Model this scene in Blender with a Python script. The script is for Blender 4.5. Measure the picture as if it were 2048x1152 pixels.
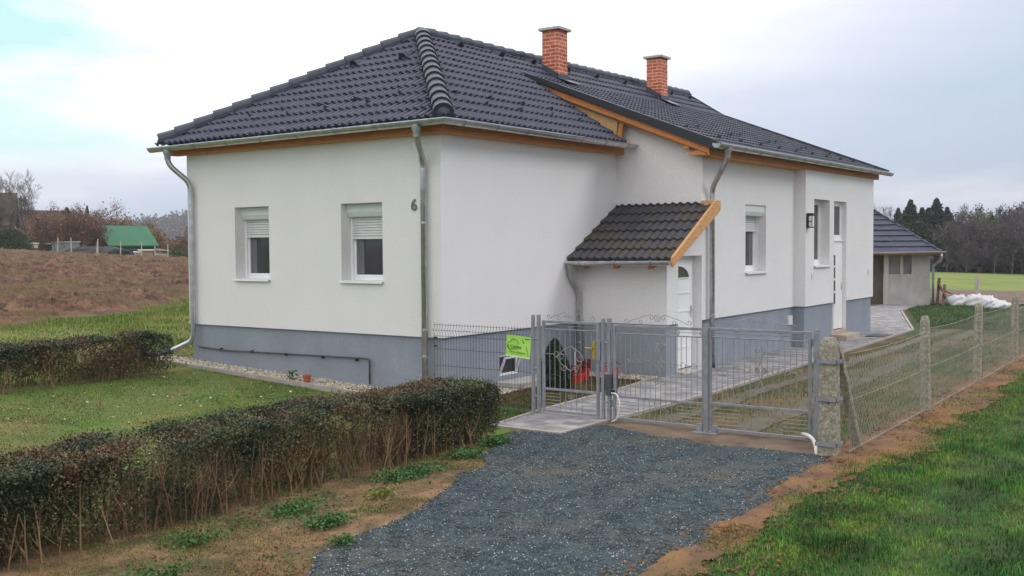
import bpy, bmesh, math, random
import numpy as np
from mathutils import Vector, Matrix
R = math.radians
for o in list(bpy.data.objects): bpy.data.objects.remove(o)
S = bpy.context.scene
COL = S.collection
rng = np.random.default_rng(7)
random.seed(7)

# ------------------------------------------------------------------ camera
cam_d = bpy.data.cameras.new("camera"); cam = bpy.data.objects.new("camera", cam_d); COL.objects.link(cam)
S.camera = cam
cam_d.sensor_width = 36.0
cam_d.lens = 36.0 * 2053.93 / 2048.0
cam_d.clip_end = 6000; cam_d.clip_start = 0.1
CAM = Vector((-11.8344, -9.5354, 2.251))
yaw, pitch, roll = 0.61, 0.0399, -0.0070
fw = Vector((math.cos(pitch)*math.cos(yaw), math.cos(pitch)*math.sin(yaw), -math.sin(pitch)))
r0 = Vector((math.sin(yaw), -math.cos(yaw), 0)); u0 = r0.cross(fw)
rr = math.cos(roll)*r0 + math.sin(roll)*u0; uu = -math.sin(roll)*r0 + math.cos(roll)*u0
m = Matrix((rr, uu, -fw)).transposed().to_4x4(); m.translation = CAM
cam.matrix_world = m

# ------------------------------------------------------------------ world, sun, exposure
SUN_EL, SUN_AZ = 38.0, -62.0         # azimuth of the sun in degrees from +X (it stands behind-right of the camera)
W = bpy.data.worlds.new("World"); S.world = W; W.use_nodes = True
nt = W.node_tree; nt.nodes.clear(); N = nt.nodes.new; L = nt.links.new
out = N('ShaderNodeOutputWorld')
sky = N('ShaderNodeTexSky'); sky.sky_type = 'NISHITA'; sky.sun_disc = False
sky.sun_elevation = R(SUN_EL); sky.sun_rotation = R(90 - SUN_AZ)
sky.air_density = 1.5; sky.dust_density = 2.5; sky.ozone_density = 1.5
bgs = N('ShaderNodeBackground'); bgs.inputs[1].default_value = 0.10; L(sky.outputs[0], bgs.inputs[0])
geo = N('ShaderNodeTexCoord')
def wmath(op, a, b=None, clamp=False):
    n = N('ShaderNodeMath'); n.operation = op; n.use_clamp = clamp
    for i, q in enumerate((a, b)):
        if q is None: continue
        if isinstance(q, (int, float)): n.inputs[i].default_value = q
        else: L(q, n.inputs[i])
    return n.outputs[0]
sep = N('ShaderNodeSeparateXYZ'); L(geo.outputs['Generated'], sep.inputs[0])
# azimuth-like coordinate across the sky: + to the left of the view axis
side = N('ShaderNodeVectorMath'); side.operation = 'DOT_PRODUCT'; L(geo.outputs['Generated'], side.inputs[0]); side.inputs[1].default_value = (-math.sin(yaw), math.cos(yaw), 0)
mp = N('ShaderNodeMapping'); mp.inputs['Scale'].default_value = (1.3, 1.3, 6.0); L(geo.outputs['Generated'], mp.inputs[0])
nz = N('ShaderNodeTexNoise'); nz.inputs['Scale'].default_value = 2.2; nz.inputs['Detail'].default_value = 6; nz.inputs['Roughness'].default_value = 0.55; L(mp.outputs[0], nz.inputs[0])
# brightness/colour of the cloud deck: elevation plus a little noise
h = wmath('ADD', sep.outputs[2], wmath('MULTIPLY', wmath('SUBTRACT', nz.outputs[0], 0.5), 0.16))
h2 = wmath('ADD', wmath('MULTIPLY', h, wmath('ADD', 1.0, wmath('MULTIPLY', side.outputs['Value'], 1.5))), wmath('MULTIPLY', side.outputs['Value'], 0.03))     # the bright part of the deck leans to the left
rp = N('ShaderNodeValToRGB'); L(h2, rp.inputs[0])
e = rp.color_ramp.elements
e[0].position = 0.0; e[0].color = (0.45, 0.54, 0.69, 1)
e[1].position = 0.27; e[1].color = (1.62, 1.54, 1.54, 1)
for pos, c in ((-0.0, None), (0.035, (0.52, 0.61, 0.76, 1)), (0.08, (0.68, 0.73, 0.87, 1)), (0.15, (1.08, 1.05, 1.08, 1))):
    if c: q = e.new(pos); q.color = c
# a warm pale bar low on the right
bar = wmath('MULTIPLY', wmath('SUBTRACT', 1.0, wmath('ABSOLUTE', wmath('MULTIPLY', wmath('SUBTRACT', h, 0.045), 40.0)), True), wmath('MULTIPLY', side.outputs['Value'], -1.4, True), True)
mxb = N('ShaderNodeMixRGB'); L(bar, mxb.inputs[0]); L(rp.outputs[0], mxb.inputs[1]); mxb.inputs[2].default_value = (0.92, 0.88, 0.90, 1)
# cyan gap high on the left
mp2 = N('ShaderNodeMapping'); mp2.inputs['Scale'].default_value = (2.0, 2.0, 7.0); mp2.inputs['Location'].default_value = (3.1, 1.2, 0.4); L(geo.outputs['Generated'], mp2.inputs[0])
nz2 = N('ShaderNodeTexNoise'); nz2.inputs['Scale'].default_value = 1.6; nz2.inputs['Detail'].default_value = 7; L(mp2.outputs[0], nz2.inputs[0])
gap = wmath('ADD', wmath('ADD', wmath('MULTIPLY', wmath('SUBTRACT', sep.outputs[2], 0.185), 9.0), wmath('MULTIPLY', wmath('SUBTRACT', side.outputs['Value'], 0.11), 3.0)), wmath('MULTIPLY', wmath('SUBTRACT', nz2.outputs[0], 0.5), 5.0))
gapc = wmath('MULTIPLY', wmath('MULTIPLY', wmath('MULTIPLY', gap, 0.8, True), wmath('MULTIPLY', wmath('ADD', side.outputs['Value'], -0.02), 5.0, True)), wmath('MULTIPLY', wmath('SUBTRACT', 0.36, sep.outputs[2]), 9.0, True))
mxg = N('ShaderNodeMixRGB'); L(gapc, mxg.inputs[0]); L(mxb.outputs[0], mxg.inputs[1]); mxg.inputs[2].default_value = (0.58, 0.90, 0.88, 1)
bgc = N('ShaderNodeBackground'); bgc.inputs[1].default_value = 1.0; L(mxg.outputs[0], bgc.inputs[0])
mixs = N('ShaderNodeMixShader'); mixs.inputs[0].default_value = 0.93; L(bgs.outputs[0], mixs.inputs[1]); L(bgc.outputs[0], mixs.inputs[2])
L(mixs.outputs[0], out.inputs[0])

sd = bpy.data.lights.new("sun", 'SUN'); sd.energy = 0.9; sd.angle = R(22); sd.color = (1.0, 0.965, 0.92)
so = bpy.data.objects.new("sun", sd); COL.objects.link(so)
sdir = Vector((math.cos(R(SUN_EL))*math.cos(R(SUN_AZ)), math.cos(R(SUN_EL))*math.sin(R(SUN_AZ)), math.sin(R(SUN_EL))))
so.rotation_euler = sdir.to_track_quat('Z', 'Y').to_euler(); so.location = (0, -20, 30)
S.view_settings.view_transform = 'Standard'; S.view_settings.look = 'None'
S.view_settings.exposure = 0.22; S.view_settings.gamma = 1.0

# ------------------------------------------------------------------ helpers
ORG = {}
def org(p):
    return ORG.get(p.name, Vector((0, 0, 0))) if p else Vector((0, 0, 0))
def props(o, label=None, cat=None, group=None, kind=None):
    if label: o['label'] = label
    if cat: o['category'] = cat
    if group: o['group'] = group
    if kind: o['kind'] = kind
    return o
def empty(name, loc, label, cat, group=None):
    o = bpy.data.objects.new(name, None); COL.objects.link(o); o.location = loc; o.empty_display_size = 0.2
    ORG[o.name] = Vector(loc)
    return props(o, label, cat, group)
def link_mesh(name, me, mat, parent=None, smooth=False):
    me.materials.append(mat)
    if smooth:
        me.polygons.foreach_set('use_smooth', [True]*len(me.polygons))
    o = bpy.data.objects.new(name, me); COL.objects.link(o)
    if parent:
        o.parent = parent; ORG[o.name] = org(parent)
    else: ORG[o.name] = Vector((0, 0, 0))
    return o
class MB:
    def __init__(s): s.v = []; s.f = []
    def add(s, vs, fs):
        b = len(s.v); s.v += [tuple(v) for v in vs]; s.f += [tuple(b+i for i in f) for f in fs]; return s
    def quad(s, a, b, c, d): return s.add([a, b, c, d], [(0, 1, 2, 3)])
    def box(s, x0, y0, z0, x1, y1, z1):
        x0, x1 = sorted((x0, x1)); y0, y1 = sorted((y0, y1)); z0, z1 = sorted((z0, z1))
        return s.add([(x0,y0,z0),(x1,y0,z0),(x1,y1,z0),(x0,y1,z0),(x0,y0,z1),(x1,y0,z1),(x1,y1,z1),(x0,y1,z1)],
                     [(0,3,2,1),(4,5,6,7),(0,1,5,4),(1,2,6,5),(2,3,7,6),(3,0,4,7)])
    def beam(s, a, b, w, h, up=(0, 0, 1)):
        a = Vector(a); b = Vector(b); d = (b-a).normalized(); u = Vector(up); sd = d.cross(u).normalized(); u = sd.cross(d)
        vs = [p + sd*w*i/2 + u*h*j/2 for p in (a, b) for i, j in ((-1,-1),(1,-1),(1,1),(-1,1))]
        return s.add(vs, [(3,2,1,0),(4,5,6,7),(0,1,5,4),(1,2,6,5),(2,3,7,6),(3,0,4,7)])
    def prism(s, poly, off):
        n = len(poly); off = Vector(off); a = [Vector(p) for p in poly]; b = [p+off for p in a]
        return s.add(a+b, [tuple(range(n))[::-1], tuple(range(n, 2*n))] + [(i, (i+1) % n, n+(i+1) % n, n+i) for i in range(n)])
    def tube(s, pts, r, n=6, closed=False, cap=True):
        P = [Vector(p) for p in pts]; k = len(P)
        rs = r if isinstance(r, (list, tuple)) else [r]*k
        T = []
        for i in range(k):
            if closed: t = P[(i+1) % k]-P[i-1]
            else: t = P[min(i+1, k-1)]-P[max(i-1, 0)]
            T.append(t.normalized())
        ref = Vector((0, 0, 1)) if abs(T[0].z) < .9 else Vector((1, 0, 0))
        nrm = (ref - T[0]*ref.dot(T[0])).normalized(); base = len(s.v)
        for i in range(k):
            nrm = (nrm - T[i]*nrm.dot(T[i])).normalized(); bn = T[i].cross(nrm)
            for j in range(n):
                a = 2*math.pi*j/n; s.v.append(tuple(P[i] + (nrm*math.cos(a)+bn*math.sin(a))*rs[i]))
        kk = k if closed else k-1
        for i in range(kk):
            i2 = (i+1) % k
            for j in range(n): s.f.append((base+i*n+j, base+i*n+(j+1) % n, base+i2*n+(j+1) % n, base+i2*n+j))
        if cap and not closed:
            s.f.append(tuple(base+j for j in range(n))[::-1]); s.f.append(tuple(base+(k-1)*n+j for j in range(n)))
        return s
    def cyl(s, p, r, h, n=16, r2=None):
        x, y, z = p; return s.tube([(x, y, z), (x, y, z+h)], [r, r if r2 is None else r2], n)
    def lathe(s, c, prof, n=20):
        base = len(s.v); k = len(prof)
        for (r, z) in prof:
            for j in range(n):
                a = 2*math.pi*j/n; s.v.append((c[0]+r*math.cos(a), c[1]+r*math.sin(a), c[2]+z))
        for i in range(k-1):
            for j in range(n): s.f.append((base+i*n+j, base+i*n+(j+1) % n, base+(i+1)*n+(j+1) % n, base+(i+1)*n+j))
        return s
    def build(s, name, mat, parent=None, smooth=False, bevel=0, auto=None, warp=False):
        o0 = org(parent)
        if warp: s.v = [warpz(v) for v in s.v]
        me = bpy.data.meshes.new(name); me.from_pydata([(x-o0.x, y-o0.y, z-o0.z) for x, y, z in s.v], [], s.f); me.update()
        o = link_mesh(name, me, mat, parent, smooth)
        if bevel:
            b = o.modifiers.new('bevel', 'BEVEL'); b.width = bevel; b.segments = 2; b.limit_method = 'ANGLE'; b.angle_limit = R(50)
        return o
def np_mesh(name, V, F, mat, parent=None, smooth=False):
    """V (n,3) float array, F (m,k) int array"""
    o0 = org(parent); V = V - np.array(o0)
    me = bpy.data.meshes.new(name); n, k = len(V), F.shape[1]
    me.vertices.add(n); me.vertices.foreach_set('co', V.astype(np.float32).ravel())
    me.loops.add(F.size); me.loops.foreach_set('vertex_index', F.astype(np.int32).ravel())
    me.polygons.add(len(F)); me.polygons.foreach_set('loop_start', np.arange(0, F.size, k, dtype=np.int32))
    me.polygons.foreach_set('loop_total', np.full(len(F), k, np.int32))
    me.update(calc_edges=True)
    return link_mesh(name, me, mat, parent, smooth)
def copy_tree(o, parent=None):
    c = o.copy(); COL.objects.link(c); c.parent = parent
    for ch in [q for q in bpy.data.objects if q.parent == o]: copy_tree(ch, c)
    return c
def fillet(pts, r, seg=6):
    P = [Vector(p) for p in pts]; o = [P[0]]
    for i in range(1, len(P)-1):
        a = (P[i-1]-P[i]); b = (P[i+1]-P[i]); q = min(r, a.length*.49, b.length*.49)
        A = P[i]+a.normalized()*q; B = P[i]+b.normalized()*q
        for k in range(seg+1):
            t = k/seg; o.append(A*(1-t)**2 + P[i]*2*t*(1-t) + B*t*t)
    o.append(P[-1]); return o
def text_mesh(name, body, size, mat, parent, mw, extrude=0.002, bold=0.0, shear=0.0):
    cu = bpy.data.curves.new('t', 'FONT'); cu.body = body; cu.size = size; cu.extrude = extrude; cu.offset = bold; cu.shear = shear
    cu.align_x = 'CENTER'; cu.align_y = 'CENTER'
    t = bpy.data.objects.new('t', cu); COL.objects.link(t); bpy.context.view_layer.update()
    me = bpy.data.meshes.new_from_object(t.evaluated_get(bpy.context.evaluated_depsgraph_get()))
    bpy.data.objects.remove(t); me.name = name
    o0 = org(parent); me.transform(Matrix.Translation(-o0) @ mw); me.materials.clear()
    return link_mesh(name, me, mat, parent)
# numpy value noise
_perm = rng.permutation(512).astype(np.int64); _perm = np.concatenate([_perm, _perm, _perm]); _val = rng.random(512)
def vnoise(x, y, s=0):
    xi = np.floor(x).astype(np.int64); yi = np.floor(y).astype(np.int64); xf = x-xi; yf = y-yi
    u = xf*xf*(3-2*xf); v = yf*yf*(3-2*yf)
    def hsh(a, b): return _val[_perm[(_perm[(a+s*17) & 511] + b) & 511]]
    return (hsh(xi, yi)*(1-u)+hsh(xi+1, yi)*u)*(1-v) + (hsh(xi, yi+1)*(1-u)+hsh(xi+1, yi+1)*u)*v
def fbm(x, y, o=4, s=0, g=.5):
    t = 0; a = 1; n = 0
    for i in range(o): t = t + a*vnoise(x*2**i, y*2**i, s+i); n += a; a *= g
    return t/n
def sstep(a, b, x):
    t = np.clip((x-a)/(b-a), 0, 1); return t*t*(3-2*t)
def zg(x, y):
    """height of the land: flat yard, lawn rising to the left, field climbing to the left background, meadow falling to the right"""
    x = np.asarray(x, float); y = np.asarray(y, float)
    z = 0.04*np.clip(y, 0, 6.2)*sstep(0, 1.5, y) + 0.022*np.clip(y-6.2, 0, 140)
    a = sstep(28, 62, y)
    z = z + a*np.clip(-(x-39)*0.055, -1.2, 1.2)*sstep(-60, 0, x)
    z = z - 0.016*np.clip(x-40, 0, 180)*(1-sstep(14, 45, y-(x-40)*.12))
    return z

# ------------------------------------------------------------------ materials
MATS = {}
def mat(name, cols, scale=3.0, rough=.8, bump=0.0, bscale=40.0, metal=0.0, detail=5, island=0.0, spec=.5, cols2=None, scale2=None, trans=0, stretch=None, contrast=(.3, .7), grain=0):
    """procedural material: colours mixed by noise, optional second noise, bump and per-leaf variation"""
    if name in MATS: return MATS[name]
    m = bpy.data.materials.new(name); m.use_nodes = True; t = m.node_tree; t.nodes.clear(); N = t.nodes.new; L = t.links.new
    o = N('ShaderNodeOutputMaterial'); b = N('ShaderNodeBsdfPrincipled'); L(b.outputs[0], o.inputs[0])
    b.inputs['Roughness'].default_value = rough; b.inputs['Metallic'].default_value = metal; b.inputs['Specular IOR Level'].default_value = spec
    tc = N('ShaderNodeTexCoord'); vec = tc.outputs['Object']
    if stretch:
        mp = N('ShaderNodeMapping'); mp.inputs['Scale'].default_value = stretch; L(vec, mp.inputs[0]); vec = mp.outputs[0]
    nz = N('ShaderNodeTexNoise'); nz.inputs['Scale'].default_value = scale; nz.inputs['Detail'].default_value = detail; L(vec, nz.inputs[0])
    rp = N('ShaderNodeValToRGB'); L(nz.outputs[0], rp.inputs[0]); e = rp.color_ramp.elements; k = len(cols)
    lo, hi = contrast
    e[0].position = lo; e[0].color = (*cols[0], 1); e[1].position = hi; e[1].color = (*cols[-1], 1)
    for i in range(1, k-1):
        q = e.new(lo+(hi-lo)*i/(k-1)); q.color = (*cols[i], 1)
    c = rp.outputs[0]
    if cols2:
        nz2 = N('ShaderNodeTexNoise'); nz2.inputs['Scale'].default_value = scale2; nz2.inputs['Detail'].default_value = 4; L(tc.outputs['Object'], nz2.inputs[0])
        rp2 = N('ShaderNodeValToRGB'); L(nz2.outputs[0], rp2.inputs[0]); rp2.color_ramp.elements[0].position = .46; rp2.color_ramp.elements[1].position = .6
        mx = N('ShaderNodeMixRGB'); L(rp2.outputs[0], mx.inputs[0]); L(c, mx.inputs[1]); mx.inputs[2].default_value = (*cols2, 1); c = mx.outputs[0]
    if grain:
        ng = N('ShaderNodeTexNoise'); ng.inputs['Scale'].default_value = 55; ng.inputs['Detail'].default_value = 3; L(tc.outputs['Object'], ng.inputs[0])
        mg = N('ShaderNodeMapRange'); mg.inputs[1].default_value = .3; mg.inputs[2].default_value = .7; mg.inputs[3].default_value = 1-grain; mg.inputs[4].default_value = 1+grain; L(ng.outputs[0], mg.inputs[0])
        hg = N('ShaderNodeHueSaturation'); L(mg.outputs[0], hg.inputs['Value']); L(c, hg.inputs['Color']); c = hg.outputs[0]
    if island:
        g = N('ShaderNodeNewGeometry'); hs = N('ShaderNodeHueSaturation'); mr = N('ShaderNodeMapRange')
        mr.inputs[3].default_value = 1-island; mr.inputs[4].default_value = 1+island; L(g.outputs['Random Per Island'], mr.inputs[0])
        mh = N('ShaderNodeMapRange'); mh.inputs[3].default_value = .5-.03*island; mh.inputs[4].default_value = .5+.05*island
        L(g.outputs['Random Per Island'], mh.inputs[0]); L(mh.outputs[0], hs.inputs['Hue'])
        L(mr.outputs[0], hs.inputs['Value']); L(c, hs.inputs['Color']); c = hs.outputs[0]
    L(c, b.inputs['Base Color'])
    if bump:
        nb = N('ShaderNodeTexNoise'); nb.inputs['Scale'].default_value = bscale; nb.inputs['Detail'].default_value = 6; L(vec, nb.inputs[0])
        bp = N('ShaderNodeBump'); bp.inputs['Strength'].default_value = bump; bp.inputs['Distance'].default_value = .02; L(nb.outputs[0], bp.inputs['Height']); L(bp.outputs[0], b.inputs['Normal'])
    if trans:
        tr = N('ShaderNodeBsdfTranslucent'); L(c, tr.inputs[0]); ms = N('ShaderNodeMixShader'); ms.inputs[0].default_value = trans
        L(b.outputs[0], ms.inputs[1]); L(tr.outputs[0], ms.inputs[2]); L(ms.outputs[0], o.inputs[0])
    MATS[name] = m; return m
M_wall = mat('white_render', [(.76,.745,.745), (.785,.77,.77)], 1.2, .92, .5, 120, contrast=(.35,.65), spec=.2, grain=.10)
M_plinth = mat('grey_plinth_paint', [(.255,.28,.325), (.30,.33,.38)], 1.6, .9, .6, 110, spec=.2, grain=.12)
M_white = mat('white_plastic', [(.78,.78,.78), (.84,.84,.85)], 4, .35)
M_white2 = mat('shutter_plastic', [(.62,.63,.64), (.68,.69,.70)], 6, .45)
M_box = mat('shutter_box_plastic', [(.60,.63,.62), (.66,.69,.68)], 6, .4)
M_wood = mat('pine_board', [(.40,.135,.038), (.60,.24,.072), (.46,.165,.048)], 3.0, .7, .25, 30, stretch=(1,1,14), island=.12)
M_woodx = mat('pine_board_light', [(.50,.26,.10), (.62,.35,.15), (.46,.22,.085)], 5.0, .7, .25, 30, stretch=(1.5,1.5,9), contrast=(.35,.65))
M_osb = mat('osb_panel', [(.36,.20,.08), (.58,.38,.18), (.46,.27,.11)], 26, .85, .2, 60, contrast=(.35,.62))
M_tile = mat('slate_grey_roof_tile', [(.010,.016,.038), (.021,.027,.056), (.030,.040,.076)], 4, .5, .25, 90, spec=.5, contrast=(.3,.7))
M_tile2 = mat('weathered_roof_tile', [(.028,.029,.042), (.045,.045,.055), (.034,.034,.046)], 2.2, .6, .3, 90, cols2=(.050,.045,.036), scale2=1.4)
M_cap = mat('slate_ridge_tile', [(.019,.028,.046), (.034,.046,.070)], 9, .5, .15, 80)
M_dark = mat('black_metal_verge', [(.012,.014,.022), (.02,.022,.032)], 3, .4)
M_flash = mat('lead_flashing', [(.035,.045,.065), (.06,.07,.095)], 8, .4, .1, 20)
M_zinc = mat('galvanised_steel', [(.42,.42,.44), (.62,.62,.64)], 9, .28, .05, 30, metal=.85, contrast=(.3,.7))
M_zincd = mat('dull_galvanised_steel', [(.28,.29,.30), (.40,.41,.42)], 9, .45, .05, 30, metal=.7)
M_gate = mat('grey_painted_iron', [(.20,.205,.23), (.30,.305,.33)], 10, .5, .1, 60, metal=.2)
M_gate2 = mat('greyish_wire_iron', [(.20,.205,.20), (.32,.32,.30)], 10, .5, 0, metal=.2)
M_mesh = mat('anthracite_panel_wire', [(.025,.03,.035), (.045,.05,.055)], 10, .5)
M_conc = mat('lichen_concrete', [(.15,.135,.11), (.33,.30,.245), (.46,.42,.35)], 28, .95, 1.0, 60, cols2=(.27,.245,.17), scale2=22, contrast=(.28,.7))
M_conc2 = mat('plain_concrete', [(.38,.37,.34), (.5,.49,.46)], 6, .9, .3, 60)
M_glass = mat('window_glass', [(.035,.036,.043), (.052,.052,.062)], 2, .06, spec=.6)
M_curt = mat('net_curtain', [(.10,.10,.115), (.16,.16,.175)], 3, .5, stretch=(1,14,1))
M_brass = mat('brass', [(.45,.28,.03), (.6,.4,.06)], 20, .35, metal=.6)
M_black = mat('black_plastic', [(.012,.012,.014), (.02,.02,.024)], 5, .5)
M_pipe = mat('dark_grey_drain_pipe', [(.045,.045,.055), (.085,.085,.10)], 5, .55, .2, 30)
M_num = mat('brushed_grey_numeral', [(.12,.12,.14), (.18,.18,.2)], 10, .5)
M_stone = mat('pale_pebble', [(.24,.21,.16), (.5,.46,.38), (.36,.32,.25)], 14, .85, island=.4)
M_red = mat('red_plastic_pot', [(.48,.035,.03), (.62,.06,.045)], 6, .45)
M_redl = mat('dark_red_leaves', [(.09,.008,.012), (.25,.015,.02)], 30, .6, island=.5)
M_terr = mat('terracotta', [(.36,.09,.04), (.5,.14,.07)], 9, .8)
M_hose = mat('white_conduit', [(.62,.61,.58), (.75,.74,.71)], 9, .5)
M_foil = mat('white_foil', [(.50,.50,.52), (.66,.66,.68)], 3, .6, .6, 6)
def brick_mat(name, c1, c2, mort, bw, bh, msz, rough=.85, mode='wall', bump=.6, var=None):
    m = bpy.data.materials.new(name); m.use_nodes = True; t = m.node_tree; N = t.nodes.new; L = t.links.new; b = t.nodes['Principled BSDF']
    b.inputs['Roughness'].default_value = rough
    tc = N('ShaderNodeTexCoord'); sp = N('ShaderNodeSeparateXYZ'); L(tc.outputs['Object'], sp.inputs[0]); cb = N('ShaderNodeCombineXYZ')
    if mode == 'wall':
        ad = N('ShaderNodeMath'); ad.operation = 'ADD'; L(sp.outputs[0], ad.inputs[0]); L(sp.outputs[1], ad.inputs[1]); L(ad.outputs[0], cb.inputs[0]); L(sp.outputs[2], cb.inputs[1])
    else:
        L(sp.outputs[1], cb.inputs[0]); L(sp.outputs[0], cb.inputs[1])
    bt = N('ShaderNodeTexBrick'); L(cb.outputs[0], bt.inputs[0]); bt.inputs['Scale'].default_value = 1
    bt.inputs['Brick Width'].default_value = bw; bt.inputs['Row Height'].default_value = bh; bt.inputs['Mortar Size'].default_value = msz; bt.inputs['Mortar Smooth'].default_value = .2
    bt.inputs['Color1'].default_value = (*c1, 1); bt.inputs['Color2'].default_value = (*c2, 1); bt.inputs['Mortar'].default_value = (*mort, 1)
    nz = N('ShaderNodeTexNoise'); nz.inputs['Scale'].default_value = 5; nz.inputs['Detail'].default_value = 8; L(tc.outputs['Object'], nz.inputs[0])
    hs = N('ShaderNodeHueSaturation'); mr = N('ShaderNodeMapRange'); mr.inputs[1].default_value = .3; mr.inputs[2].default_value = .7; mr.inputs[3].default_value = .75; mr.inputs[4].default_value = 1.25
    L(nz.outputs[0], mr.inputs[0]); L(mr.outputs[0], hs.inputs['Value']); L(bt.outputs[0], hs.inputs['Color']); L(hs.outputs[0], b.inputs['Base Color'])
    bp = N('ShaderNodeBump'); bp.inputs['Strength'].default_value = bump; bp.inputs['Distance'].default_value = .006; bp.invert = True; L(bt.outputs['Fac'], bp.inputs['Height']); L(bp.outputs[0], b.inputs['Normal'])
    return m
M_brick = brick_mat('orange_red_brick', (.40,.075,.035), (.56,.15,.07), (.66,.42,.32), .25, .078, .010)
M_pave = brick_mat('grey_pavers', (.17,.17,.19), (.33,.32,.31), (.12,.115,.11), .30, .20, .004, mode='floor')

# ------------------------------------------------------------------ house
HP, HE = .909, 3.925
A1, A2, A3, A4, BY, CY, LY = 3.87, 5.30, 10.09, 15.24, -1.75, -1.99, 5.84
def warpz(v):
    x, y, z = v
    z2 = z + .009*max(x, 0) + .010*max(0, min(x, 14.6)-6)*min(max((y+.3)/3.2, 0), 1) * (1 if y < 3 else min(max((6.2-y)/3.2, 0), 1))
    return (x, y, z2)
house = empty('house', (0, 0, 0), 'white single storey house with slate tiled roof and two brick chimneys', 'house')
def face(mb, O, u, v, W, H, inn, holes=(), depth=.25):
    """wall face from O along u (width) and v (height) with holes (u0,v0,u1,v1,depth) and reveals running inward"""
    O = Vector(O); u = Vector(u); v = Vector(v); inn = Vector(inn)
    us = sorted({0, W, *[h[0] for h in holes], *[h[2] for h in holes]}); vs = sorted({0, H, *[h[1] for h in holes], *[h[3] for h in holes]})
    us = [q for q in us if 0 <= q <= W]; vs = [q for q in vs if 0 <= q <= H]
    P = lambda a, b, d=0: O+u*a+v*b+inn*d
    for i in range(len(us)-1):
        for j in range(len(vs)-1):
            cu, cv = (us[i]+us[i+1])/2, (vs[j]+vs[j+1])/2
            if any(h[0] < cu < h[2] and h[1] < cv < h[3] for h in holes): continue
            mb.quad(P(us[i], vs[j]), P(us[i+1], vs[j]), P(us[i+1], vs[j+1]), P(us[i], vs[j+1]))
    for h in holes:
        a, b, c, d = max(h[0], 0), max(h[1], 0), min(h[2], W), min(h[3], H); e = h[4]
        mb.quad(P(a, b), P(a, d), P(a, d, e), P(a, b, e)); mb.quad(P(c, b), P(c, b, e), P(c, d, e), P(c, d))
        if d < H-.001: mb.quad(P(a, d), P(c, d), P(c, d, e), P(a, d, e))
        if b > .001: mb.quad(P(a, b), P(a, b, e), P(c, b, e), P(c, b))
X_, Y_, Z_ = (1,0,0), (0,1,0), (0,0,1)
nx, ny = (-1,0,0), (0,-1,0)
H1 = HE-HP+.08
w = MB()
face(w, (0, LY, HP), ny, Z_, LY, H1, X_, [(LY-4.57, 1.735-HP, LY-3.71, 2.965-HP, .40), (LY-2.04, 1.735-HP, LY-1.16, 2.955-HP, .40)])
face(w, (0, 0, HP), X_, Z_, A2, H1+.05, Y_)
w.add([(A2,0,HP), (A2,BY,HP), (A2,BY,4.02), (A2,-.10,4.68), (A2,-.10,4.18), (A2,0,4.15)], [(0,1,2,3,4,5)])
face(w, (A2, BY, HP), X_, Z_, A3-A2, 3.95-HP, Y_, [(7.30-A2, 1.72-HP, 8.39-A2, 3.055-HP, .40)])
face(w, (A3, BY, HP), ny, Z_, BY-CY, 3.98-HP, X_)
face(w, (A3, CY, HP), X_, Z_, A4-A3, 4.0-HP, Y_, [(10.64-A3, 1.785-HP, 11.72-A3, 3.27-HP, .42), (12.03-A3, -.1, 12.98-A3, 3.265-HP, .42)])
w.add([(A4,CY,HP), (A4,LY,HP), (A4,LY,4.05), (A4,2.92,6.30), (A4,1.93,5.62), (A4,CY,4.0)], [(0,1,2,3,4,5)])
w.add([(0,LY,HP), (A4,LY,HP), (A4,LY,4.05), (0,LY,4.0)], [(0,1,2,3)])
# vestibule
face(w, (A1, 0, HP), ny, Z_, -BY, 2.14-HP, X_)
w.add([(A1,BY,HP), (A1+.43,BY,HP), (A1+.43,BY,2.32), (A1,BY,2.10)], [(0,1,2,3)])
w.add([(A1+.43,BY,2.076), (5.27,BY,2.076), (5.27,BY,2.76), (A1+.43,BY,2.32)], [(0,1,2,3)])
w.add([(5.27,BY,HP), (A2,BY,HP), (A2,BY,2.78), (5.27,BY,2.76)], [(0,1,2,3)])
w.quad((5.27,BY,.06), (5.27,BY+.30,.06), (5.27,BY+.30,2.076), (5.27,BY,2.076)); w.quad((4.30,BY,2.076), (5.27,BY,2.076), (5.27,BY+.3,2.076), (4.30,BY+.3,2.076))
w.quad((4.30,BY,.06), (4.30,BY,2.076), (4.30,BY+.3,2.076), (4.30,BY+.3,.06))
for xx in (12.03, 12.98): w.quad((xx,CY,.0), (xx,CY+.30,.0), (xx,CY+.30,HP), (xx,CY,HP))
# drip edge under the insulation
t = .05
for a, b in (((0,LY),(0,0)), ((0,0),(A1,0)), ((A1,0),(A1,BY)), ((A1,BY),(4.3,BY)), ((5.27,BY),(A3,BY)), ((A3,BY),(A3,CY)), ((A3,CY),(12.03,CY)), ((12.98,CY),(A4,CY)), ((A4,CY),(A4,LY))):
    w.quad((a[0],a[1],HP), (b[0],b[1],HP), (b[0]+t*(1 if b[0] < 15 else -1), b[1]+t, HP), (a[0]+t*(1 if a[0] < 15 else -1), a[1]+t, HP))
wall = w.build('wall', M_wall, house)
p = MB(); q = .045
face(p, (q, LY-q, -.3), ny, Z_, LY-2*q, HP+.33, X_)
face(p, (q, q, -.3), X_, Z_, A1, HP+.33, Y_, [(1.50-q, .17+.3, 2.06-q, .52+.3, .3)])
face(p, (A1+q, q, -.3), ny, Z_, -BY, HP+.33, X_)
face(p, (A1+q, BY+q, -.3), X_, Z_, 4.3-A1-q, HP+.32, Y_)
face(p, (5.27, BY+q, -.3), X_, Z_, A3+q-5.27, HP+.32, Y_)
face(p, (A3+q, BY+q, -.3), ny, Z_, BY-CY, HP+.33, X_)
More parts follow.
